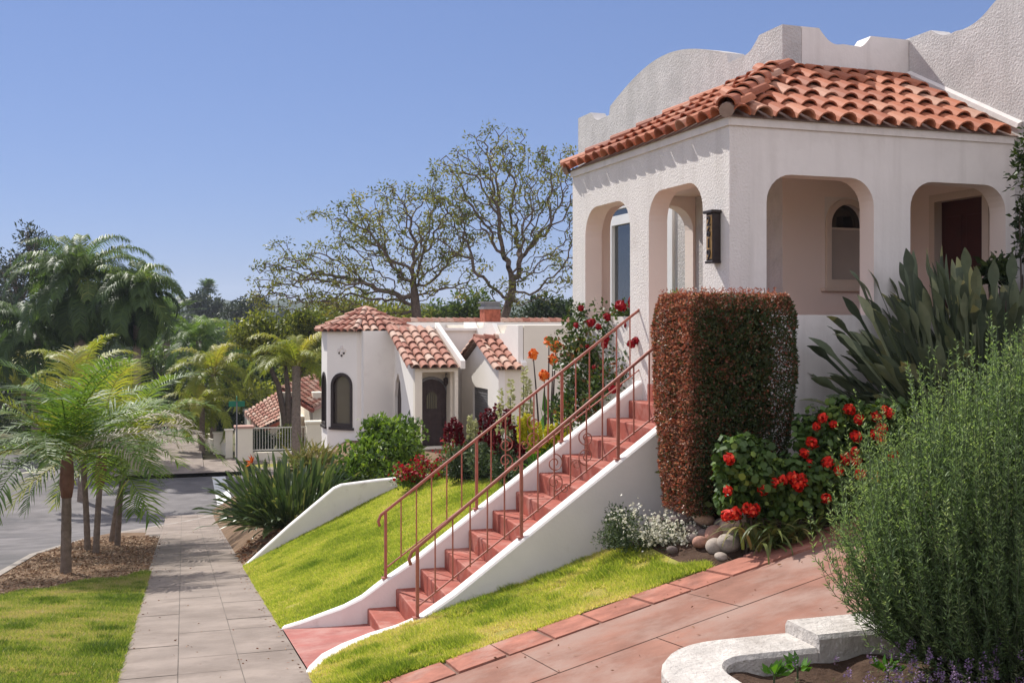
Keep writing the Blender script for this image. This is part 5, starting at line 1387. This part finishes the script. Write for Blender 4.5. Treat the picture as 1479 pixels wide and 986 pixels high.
young_palm('palm with a peeling red base behind the slender one', 138, 800, 21.6, 1.9, 14, 2.0, (.12, 0), True, extra=((1.5, .9, 2.0, 1.5, 'palm_w'),))
young_palm('palm leaning right with a flared foot on the verge', 160, 784, 25.0, 2.2, 14, 2.2, (.45, .1), False, extra=((1.7, .5, 2.0, 1.5, 'palm_w'),))
young_palm('shortest palm nearest the pavement with drooping fronds', 169, 789, 23.6, 1.4, 11, 1.7, (.1, 0), False)

# fallen leaves and clippings on the pavement and the driveway
n = 330; P = np.stack([rng.uniform(-.5, .95, n), rng.uniform(8, 30, n) , np.zeros(n)], 1); P[:, 0] = np.where(rng.random(n) < .65, np.where(rng.random(n) < .5, -.5 + np.abs(rng.normal(0, .06, n)), .94 - np.abs(rng.normal(0, .06, n))), P[:, 0]); P[:, 2] = sw(P[:, 1]) + .007
P3 = np.stack([rng.uniform(1.2, 4.6, 90), rng.uniform(5.1, 7.5, 90), np.zeros(90)], 1); P3[:, 2] = [dz(a, b) + .012 for a, b in P3[:, :2]]; P = np.concatenate([P, P3]); n = len(P)
D = rdir(n); D[:, 2] *= .1; V, F = leaves(P, unit(D), rng.uniform(.015, .045, n), rng.uniform(.006, .016, n), .05); mesh_np('fallen_leaves', V, F, M['dryleaf'], None, rnd=rng.random(n))['kind'] = 'stuff'

# wood chips and stones on the verge earth, grass on the lawns
n = 9000; P = np.stack([rng.uniform(-2.88, -.5, n), rng.uniform(15.2, 29.5, n), np.zeros(n)], 1)
ok = (P[:, 1] > np.interp(P[:, 0], [-3.05, -2.2, -.54], [15.2, 15.9, 18.3]) - .15) & (P[:, 0] > kerb_p(P[:, 1]) + .2) & (P[:, 1] < 28.4); P = P[ok]
P[:, 2] = sw(P[:, 1]) - .02 + .05 * np.sin(np.clip((P[:, 0] + 3.) / 2.4, 0, 1) * math.pi) + .012; n = len(P)
D = rdir(n); D[:, 2] *= .25; V, F = leaves(P, unit(D), rng.uniform(.03, .10, n), rng.uniform(.012, .03, n), .08); mesh_np('wood_chips', V, F, M['chips'], None, rnd=rng.random(n))['kind'] = 'stuff'

def grass(n, pr, tr, zf, ok, h=(.022, .048), w=.006, hue=(.45, .22), patch=1.3, amp=.20, mat='grass', tufts=40):
    P = np.stack([rng.uniform(*pr, n), rng.uniform(*tr, n)], 1); P = P[ok(P[:, 0], P[:, 1])]; n = len(P)
    z = zf(P[:, 0], P[:, 1]); P = np.column_stack([P, z])
    pat = np.sin(P[:, 0] * 2.1 * patch + 1.3 * np.sin(P[:, 1] * 1.7)) * np.sin(P[:, 1] * 1.45 * patch + np.sin(P[:, 0] * 2.9)) + .5 * np.sin(P[:, 0] * 6.1 + P[:, 1] * 4.3) * np.sin(P[:, 1] * 7.7)
    tk = np.ones(n); tq = np.zeros(n)
    for _ in range(tufts):   # weeds and bare scuffs
        c = P[rng.integers(0, n), :2]; r_ = rng.uniform(.05, .16); m_ = np.hypot(P[:, 0] - c[0], P[:, 1] - c[1]) < r_ * rng.uniform(.6, 1.2, n)
        if rng.random() < .6: tk[m_] = rng.uniform(1.2, 1.6); tq[m_] -= .3
        else: tk[m_] = .45; tq[m_] += .4
    H = tk * rng.uniform(*h, n) * (1 + .25 * np.clip(-pat, -1, 1)); a = rng.uniform(0, 6.283, n); ln = rng.normal(0, .5, (n, 2)) * H[:, None]
    sx, sy = np.cos(a) * w, np.sin(a) * w
    V = np.stack([P + np.column_stack([sx, sy, sx * 0]), P - np.column_stack([sx, sy, sx * 0]), P + np.column_stack([ln, H])], 1).reshape(-1, 3)
    q = np.clip(hue[0] + amp * pat + tq + rng.normal(0, hue[1], n), 0, 1)
    mesh_np('grass', V, np.arange(n * 3).reshape(n, 3), M[mat], None, rnd=q)['kind'] = 'stuff'
edgeA = lambda t: np.interp(t, [11, 12.5, 15.4, 16.2, 18.5], [4.0, 4.2, 4.6, 4.25, 4.05])
lowflare = lambda p: np.interp(p, [.97, 1.15, 1.36, 1.55, 1.74, 2], [11.28, 11.22, 11.14, 11.08, 11.05, 11.04])
grass(360000, (.955, 4.6), (11.03, 18.42), yard, lambda p, t: (p < edgeA(t)) & (t > lowflare(p)) & (t < 18.40), w=.008, hue=(.38, .2))
hiflare = lambda p: np.interp(p, [.97, 1.05, 1.16, 1.34, 1.58, 1.8, 4], [8.68, 8.80, 8.99, 9.15, 9.24, 9.28, 9.30])
grass(210000, (.955, 3.95), (7.56, 9.3), yard, lambda p, t: (t < hiflare(p)) & (t > 7.57 + .03 * np.sin(p * 9)) & (p < np.interp(t, [7.58, 8, 9.3], [3.95, 3.8, 3.6]) + .06 * np.sin(t * 14)), h=(.022, .05), w=.006, hue=(.63, .22), amp=.36, tufts=50)
vz = lambda p, t: sw(t) - .01 + .05 * np.sin(np.clip((p + 3.) / 2.4, 0, 1) * math.pi)
grass(330000, (-2.88, -.50), (6.5, 18.6), vz, lambda p, t: t < np.interp(p, [-3.05, -2.2, -.54], [15.2, 15.9, 18.3]) + .25 * np.sin(p * 8) + rng.normal(0, .12, len(p)), h=(.028, .06), w=.008, hue=(.45, .22), patch=1.0, amp=.34, mat='grass_v', tufts=90)

# ================================================================ TREES BEYOND
# two wide, thinly leaved trees behind the neighbour's house
def ell(px, py, rx, ry, d, n, rd=None, low=None):
    s = d / FPX; c = at(px, py, d); q = in_ball(n, .15); rd = rd or rx * .8
    v = q[:, :1] * rx * s * np.array([CA, -SA, 0]) + q[:, 1:2] * rd * s * np.array([SA, CA, 0]) + q[:, 2:] * ry * s * np.array([0, 0, 1.])
    return c + v
d1 = 54.
A1_ = np.concatenate([ell(575, 345, 115, 85, d1, 1000), ell(440, 400, 90, 50, d1, 560), ell(500, 435, 110, 22, d1, 180), ell(655, 375, 60, 60, d1, 150), ell(620, 300, 60, 50, d1, 120), ell(520, 320, 50, 50, d1, 90), ell(400, 345, 14, 10, d1, 8), ell(445, 310, 12, 8, d1, 8), ell(375, 435, 30, 18, d1, 40)])
b1 = at(603, 480, d1); b1[2] = -6.5
grown_tree('spreading_tree', 'wide low spreading tree with bare twisting limbs behind the tower roof', 'tree', b1, [b1, at(603, 470, d1), at(598, 416, d1)], A1_, M['jaca'], (.17, .07), 27, seg=.32, kill=.56, tip=.018, infl=5.5, jit=.42, rmax=.36, power=2.15)
A2_ = np.concatenate([ell(715, 270, 105, 85, d1 - 2, 950), ell(795, 340, 62, 90, d1 - 3, 480), ell(660, 330, 50, 60, d1 - 2, 120), ell(820, 260, 40, 60, d1 - 3, 90), ell(715, 195, 50, 20, d1 - 2, 60), ell(760, 420, 60, 25, d1 - 3, 120)])
b2 = at(726, 480, d1 - 2); b2[2] = -6.5
grown_tree('spreading_tree', 'tallest spreading tree with forked bare limbs behind the brick chimney', 'tree', b2, [b2, at(728, 462, d1 - 2), at(740, 420, d1 - 2)], A2_, M['jaca'], (.17, .07), 25, seg=.32, kill=.56, tip=.018, infl=5.5, jit=.42, rmax=.38, power=2.15)

# large dark weeping palms across the side street
def big_palm(label, px, py_c, d, h_px, n, L, mat, el=(-.5, 1.3), dr=(1.2, 2.0), hang=1.1, r=.2, ll=.75, lw=.05, nl=70, group='tall palms beyond the side street', z=-6.45, boot=None, name='palm_tree'):
    c = at(px, py_c, d); o = thing(name, label, 'palm tree', (c[0], c[1], z), 0, group)
    h = c[2] - z; palm_trunk(o, h, r, r * .85, (0, 0), M['palmbark'], z0=-.3, rings=False)
    palm_crown(o, M[mat], (0, 0, h), n, L, el, dr, nl, ll, lw, hang, r0=r * .8)
    if boot:
        mb = MB(); mb.tube([(0, 0, h - boot), (0, 0, h - boot * .4), (0, 0, h + .1)], [r * 1.0, r * 1.5, r * 1.2], 10); mb.build('crownshaft', M['palmboot'], o, smooth=True)
    return o
big_palm('largest dark weeping palm left of the tower, crown over the street', 116, 412, 52, 0, 56, 3.8, 'palm_d', (-.7, 1.5), (1.5, 2.4), 1.6, .3, .85, .045, 84)
big_palm('dark weeping palm with a bare brown trunk right of the largest palm', 198, 428, 50, 0, 40, 2.6, 'palm_d', (-1.0, 1.5), (1.5, 2.3), 1.6, .2, .8, .045, 78, boot=1.2)
big_palm('dark weeping palm lower and left of the largest palm', 52, 478, 56, 0, 34, 3.4, 'palm_d', (-.4, 1.4), (1.3, 2.1), 1.4, .24, .85, .055, 74)
big_palm('dark date palm with a round crown in the middle distance', 240, 462, 92, 0, 46, 3.0, 'palm_d', (-.6, 1.4), (.6, 1.2), .3, .35, .6, .05, 44)
big_palm('mid green feather palm right of the round date palm', 287, 492, 70, 0, 26, 3.2, 'palm', (-.3, 1.4), (1.3, 2.0), .9, .22, .7, .05, 60)
big_palm('feather palm with arching yellow fronds and slim trunk behind the street sign', 308, 540, 56, 0, 20, 2.9, 'palm_y', (-.4, 1.4), (1.5, 2.2), .9, .16, .62, .045, 60)
big_palm('yellow green feather palm lower left of the street sign', 292, 588, 54, 0, 16, 2.3, 'palm_y', (-.5, 1.2), (1.4, 2.2), .9, .15, .55, .045, 54)
big_palm('stout trunked palm with yellow green fronds before the white iron fence', 428, 528, 49.5, 0, 17, 2.5, 'palm_y', (.2, 1.45), (1.2, 1.9), .9, .22, .65, .045, 62)
big_palm('tall thin fan palm against the sky on the horizon', 300, 416, 190, 0, 26, 1.7, 'palm_d', (-.6, 1.4), (.2, .7), .2, .2, 1.0, .14, 14)
big_palm('pale orange hanging palm fronds beside the far left trees', 34, 520, 60, 0, 14, 2.6, 'palm_y', (-.6, .6), (1.2, 2.0), 1.2, .14, .55, .05, 50)
big_palm('yellow green young palm below the weeping palms', 118, 545, 40, 0, 14, 2.4, 'palm_y', (.0, 1.4), (1.1, 1.8), .7, .14, .55, .04, 54)

def ft(name, label, px, py, d, crowns, n, per, L, W, mat, clump, tr=.22, group=None, shell=.45, flat_=.8, bark='bark', low=-.7):
    b = at(px, py, d); b[2] = -6.6
    tl = []
    for (x, y, rx, ry) in crowns:
        s = d / FPX; tl.append((at(x, y, d), (rx * s, rx * s * .9, ry * s)))
    return leafy_tree(name, label, 'tree', b, tl, n, per, L, W, M[mat], clump, group, tr, bark, shell, flat_, low)
GT = 'trees in the valley beyond the side street'
ft('eucalyptus_tree', 'tall open blue green tree with separate tufts at the far left', 52, 600, 88, [(45, 352, 17, 22), (18, 395, 32, 30), (60, 390, 20, 24), (12, 440, 34, 34), (40, 335, 8, 10), (68, 362, 8, 10)], 120, 34, .40, .12, 'euc', .75, .28, GT, .2, .8, 'bark2')
ft('eucalyptus_tree', 'dark tree mass at the left edge under the tallest tufts', 5, 620, 80, [(0, 470, 42, 50), (15, 530, 48, 50)], 170, 34, .42, .16, 'euc', .95, .3, GT)
ft('broadleaf_tree', 'dark green tree behind the weeping palms', 70, 620, 74, [(60, 560, 60, 45), (110, 590, 60, 40)], 160, 30, .42, .2, 'tree_d', .95, .25, GT)
ft('broadleaf_tree', 'mid green bushy tree below the round date palm', 225, 640, 80, [(225, 540, 42, 40), (250, 590, 40, 34)], 140, 30, .38, .18, 'tree_m', .9, .22, GT)
ft('broadleaf_tree', 'dark bushy tree between the feather palms', 300, 640, 84, [(320, 520, 36, 34), (300, 580, 46, 40)], 140, 30, .38, .18, 'tree_d', .9, .22, GT)
ft('broadleaf_tree', 'yellow green tree left of the tower roof', 420, 640, 57, [(408, 492, 46, 34), (368, 482, 34, 24), (440, 505, 30, 40), (448, 468, 22, 18)], 260, 36, .24, .11, 'tree_y', .55, .22, GT)
ft('broadleaf_tree', 'green tree behind the faded pink roof', 350, 640, 76, [(350, 550, 46, 40), (395, 540, 36, 34)], 150, 30, .36, .16, 'tree_m', .85, .22, GT)
ft('broadleaf_tree', 'rust tinged bushy tree above the faded pink roof', 385, 640, 68, [(372, 575, 32, 24), (440, 540, 30, 30)], 110, 30, .34, .15, 'tree_y', .8, .2, GT)
ft('broadleaf_tree', 'green tree between the two spreading trees above the parapet', 670, 600, 66, [(682, 452, 34, 26), (645, 462, 30, 18), (705, 462, 26, 18)], 140, 30, .32, .13, 'tree_m', .7, .2, GT)
ft('broadleaf_tree', 'dark green tree beside the porch behind the tallest spreading tree', 800, 600, 64, [(798, 452, 32, 22), (830, 462, 30, 20), (770, 470, 30, 16)], 140, 30, .32, .13, 'tree_d', .7, .2, GT)
ft('broadleaf_tree', 'pale green low tree behind the tower roof', 560, 600, 66, [(500, 455, 46, 22), (560, 462, 40, 18), (610, 465, 30, 14)], 150, 30, .32, .13, 'tree_y', .7, .2, GT)
ft('eucalyptus_tree', 'hazy round tree on the horizon beside the thin fan palm', 290, 470, 180, [(285, 440, 16, 14), (308, 446, 16, 12)], 70, 24, .8, .3, 'euc', 1.3, .3, GT)
ft('eucalyptus_tree', 'open hazy tree on the horizon left of the spreading tree', 362, 470, 150, [(365, 440, 20, 14), (345, 452, 24, 12)], 70, 24, .6, .22, 'euc', 1.0, .25, GT)
for (px_, d_, y_, lb_) in ((-90, 62, 470, 'dark tree beyond the left edge of the street nearest the far corner'), (-170, 70, 440, 'tall dark tree farthest left across the street'), (-40, 96, 450, 'dark tree behind the others beyond the left edge')):
    ft('broadleaf_tree', lb_, px_, 640, d_, [(px_, y_, 80, 70), (px_ + 30, y_ + 60, 70, 60)], 120, 24, .5, .22, 'tree_d', 1.1, .28, GT)
# low greenery across the side street
def lowbush(label, px, py, d, rx, ry, mat, n=70, L=.22, W=.1, cl=.3):
    c = at(px, py, d); s = d / FPX; b = (c[0], c[1], -6.45)
    return shrub('garden_shrub', label, 'shrub', b, [((0, 0, max(.3, c[2] + 6.45)), (rx * s, rx * s * .8, ry * s))], n, 26, L, W, M[mat], cl, 'shrubs across the side street', stems=5)
lowbush('round bright green shrub beside the pale driveway across the side street', 281, 645, 62, 16, 24, 'tree_y')
lowbush('dark shrub behind the two slim palm trunks', 325, 640, 66, 26, 26, 'tree_d', 90)
lowbush('mid green shrub low behind the verge palms', 215, 640, 64, 30, 26, 'tree_m', 90)
lowbush('shaded shrub behind the verge palms at the left', 130, 640, 70, 60, 36, 'tree_d', 140)
lowbush('shaded shrub at the left edge of the street', 40, 640, 66, 60, 44, 'tree_d', 140)
lowbush('broad mid green shrub behind the young verge palms', 90, 650, 60, 60, 26, 'tree_m', 160)
lowbush('sunlit yellow green shrub below the dark weeping palms', 175, 630, 58, 34, 26, 'tree_y', 120)
lowbush('yellow green shrub inside the white iron fence', 418, 640, 54, 14, 22, 'tree_y', 60)
lowbush('dark shrub inside the white iron fence at the left', 372, 640, 54.5, 22, 18, 'tree_d', 70)
# pale driveway across the side street
mb = MB(); mb.grid([[(p, t, -6.43 + .012 * (t - 50)) for p in lin(-2.6, .9, 5)] for t in lin(50.3, 72, 8)]); o = mb.build('driveway', M['pave'], smooth=True); o['kind'] = 'structure'

# the wooded valley and the far hills
def wood(n, d0, d1, px0, px1, top0, top1, mat, seed_, L, per=26):
    px = rng.uniform(px0, px1, n); d = rng.uniform(d0, d1, n); P = []
    rad = []
    for a, b in zip(px, d):
        top = rng.uniform(top0, top1) + 5 * math.sin(a * .05 + seed_); zt = at(a, top, b)[2]; r = rng.uniform(1.6, 3.2)
        for k in range(9):
            z = zt - r * .6 - (zt + 6.5) * (k / 9) ** 1.2 * .9
            c = at(a, 466, b); P.append((c[0] + rng.normal(0, r * .6), c[1] + rng.normal(0, r * .6), z)); rad.append(rng.uniform(.6, 1.25))
    V, F, q = clumps(np.array(P), np.array(rad) * (.7 + .004 * d0), per, L, L * .42, .2, .8)
    mesh_np('far_wood', V, F, M[mat], None, rnd=q)['kind'] = 'stuff'
wood(120, 105, 150, -60, 560, 468, 490, 'tree_d', 0, .55)
wood(120, 150, 240, -60, 900, 455, 470, 'tree_m', 2, .9)
wood(110, 240, 400, -60, 960, 446, 458, 'euc', 4, 1.5)
hl = MB(); rows = []
for j, D_ in enumerate(lin(480, 1500, 14)):
    row = []
    for px in lin(-500, 1500, 120):
        s = j / 13; hgt = (438 + 4 * math.sin(px * .013) + 3 * math.sin(px * .037 + 1) + 2.5 * math.sin(px * .09) + 1.5 * math.sin(px * .21))
        z = -6 + (at(px, hgt, D_)[2] + 6) * math.sin(min(1, s * 1.6) * math.pi / 2); c = at(px, 466, D_); row.append((c[0], c[1], z))
    rows.append(row)
hl.grid(rows); o = hl.build('hills', M['hill'], smooth=False); o['kind'] = 'structure'
for (px, w, h, d, lb_) in ((262, 9, 15, 900, 'hazy block tower at the left on the horizon'), (275, 7, 10, 900, 'shorter hazy block right of the first on the horizon'), (245, 8, 8, 900, 'lowest hazy block leftmost on the horizon')):
    s = d / FPX; c = at(px, 446, d); t_ = thing('distant_building', lb_, 'building', (c[0], c[1], 0), YAW * -1, 'hazy blocks on the horizon'); mb = MB()
    zt = at(px, 446 - h, d)[2]; mb.box(-w * s / 2, w * s / 2, -4, 4, -8, zt); mb.box(-w * s / 4, w * s / 4, -2, 2, zt, zt + 1.5); mb.build('wall', M['cream'], t_)
    mb = MB(); [mb.box(-w * s / 2 + .4, w * s / 2 - .4, -4.05, -4.01, z, z + 1.2) for z in lin(2, zt - 2, 4)]; mb.build('window_band', M['metal'], t_)

# ================================================================ AIR, SKY, SUN, CAMERA
if HAZE:
    m, t, out = nodes_of('haze'); v = t.nodes.new('ShaderNodeVolumePrincipled'); v.inputs['Color'].default_value = (.78, .85, 1, 1); v.inputs['Density'].default_value = HAZE; v.inputs['Anisotropy'].default_value = .2
    t.links.new(v.outputs[0], out.inputs['Volume'])
    mb = MB(); mb.box(-1300, 1700, -80, 1900, -40, 60); o = mb.build('haze', m); o['kind'] = 'stuff'; o.display_type = 'WIRE'
az = R(-23); el = R(46)
w = bpy.data.worlds.new('World'); S.world = w; w.use_nodes = True; nt = w.node_tree
bg = nt.nodes['Background']; sky = nt.nodes.new('ShaderNodeTexSky'); sky.sky_type = 'NISHITA'; sky.sun_disc = False
sky.sun_elevation = el; sky.sun_rotation = az; sky.altitude = 50; sky.air_density = 1.0; sky.dust_density = 0; sky.ozone_density = 1.6
mx = nt.nodes.new('ShaderNodeMix'); mx.data_type = 'RGBA'; mx.blend_type = 'MULTIPLY'; mx.inputs[0].default_value = 1; k_ = 1 / .12 / 2 ** EXPO; mx.inputs[7].default_value = (.122 * k_, .153 * k_, .247 * k_, 1)   # a clear sky as the camera's film rendered it: softer towards the horizon
mx.clamp_result = False
gm_ = nt.nodes.new('ShaderNodeGamma'); gm_.inputs[1].default_value = .5
nt.links.new(sky.outputs[0], gm_.inputs[0]); nt.links.new(gm_.outputs[0], mx.inputs[6])
# added bright veil high overhead, out of frame, to lift and whiten shade
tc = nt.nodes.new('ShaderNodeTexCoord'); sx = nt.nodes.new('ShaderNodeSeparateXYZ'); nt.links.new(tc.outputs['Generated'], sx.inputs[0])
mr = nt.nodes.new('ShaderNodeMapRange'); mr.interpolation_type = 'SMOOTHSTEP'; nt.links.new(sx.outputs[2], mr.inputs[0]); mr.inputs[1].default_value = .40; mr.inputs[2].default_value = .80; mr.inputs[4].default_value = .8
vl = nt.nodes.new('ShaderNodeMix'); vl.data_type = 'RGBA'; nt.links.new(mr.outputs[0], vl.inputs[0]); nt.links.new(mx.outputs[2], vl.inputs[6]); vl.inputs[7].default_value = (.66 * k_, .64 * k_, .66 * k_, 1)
# and an added, unseen cloud bank behind the camera to fill the shaded walls
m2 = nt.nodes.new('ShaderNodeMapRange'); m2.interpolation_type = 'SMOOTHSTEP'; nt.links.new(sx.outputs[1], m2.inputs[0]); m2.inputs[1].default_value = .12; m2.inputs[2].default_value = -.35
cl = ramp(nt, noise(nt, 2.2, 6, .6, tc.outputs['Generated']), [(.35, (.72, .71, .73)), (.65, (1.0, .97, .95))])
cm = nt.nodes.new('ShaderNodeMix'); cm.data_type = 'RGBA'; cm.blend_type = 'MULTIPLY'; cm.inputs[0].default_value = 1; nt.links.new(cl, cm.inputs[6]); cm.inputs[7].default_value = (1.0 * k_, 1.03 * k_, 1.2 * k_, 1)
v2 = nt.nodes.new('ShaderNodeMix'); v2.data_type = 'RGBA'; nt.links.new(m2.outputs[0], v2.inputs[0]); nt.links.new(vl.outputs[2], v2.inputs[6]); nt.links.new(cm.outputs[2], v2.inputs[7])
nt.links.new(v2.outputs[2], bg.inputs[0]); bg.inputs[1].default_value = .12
sun = bpy.data.lights.new('sun', 'SUN'); sun.energy = 3.2; sun.angle = R(.55); sun.color = (1, .96, .90)
so = bpy.data.objects.new('sun', sun); COL.objects.link(so)
dv = Vector((math.sin(az) * math.cos(el), math.cos(az) * math.cos(el), math.sin(el)))
so.rotation_euler = dv.to_track_quat('Z', 'Y').to_euler(); so.location = (0, 0, 30)
cam = bpy.data.cameras.new('camera'); co_ = bpy.data.objects.new('camera', cam); COL.objects.link(co_)
co_.rotation_euler = (math.pi / 2, 0, -YAW); cam.sensor_width = 36; cam.lens = 36 * FPX / 1479; cam.shift_y = (HY - 493) / 1479
cam.clip_start = .05; cam.clip_end = 6000; S.camera = co_
S.view_settings.view_transform = 'Standard'; S.view_settings.look = 'None'; S.view_settings.exposure = EXPO; S.view_settings.gamma = 1
S.cycles.max_bounces = 8; S.cycles.diffuse_bounces = 5; S.cycles.transparent_max_bounces = 4; S.cycles.volume_bounces = 0
S.cycles.use_denoising = True
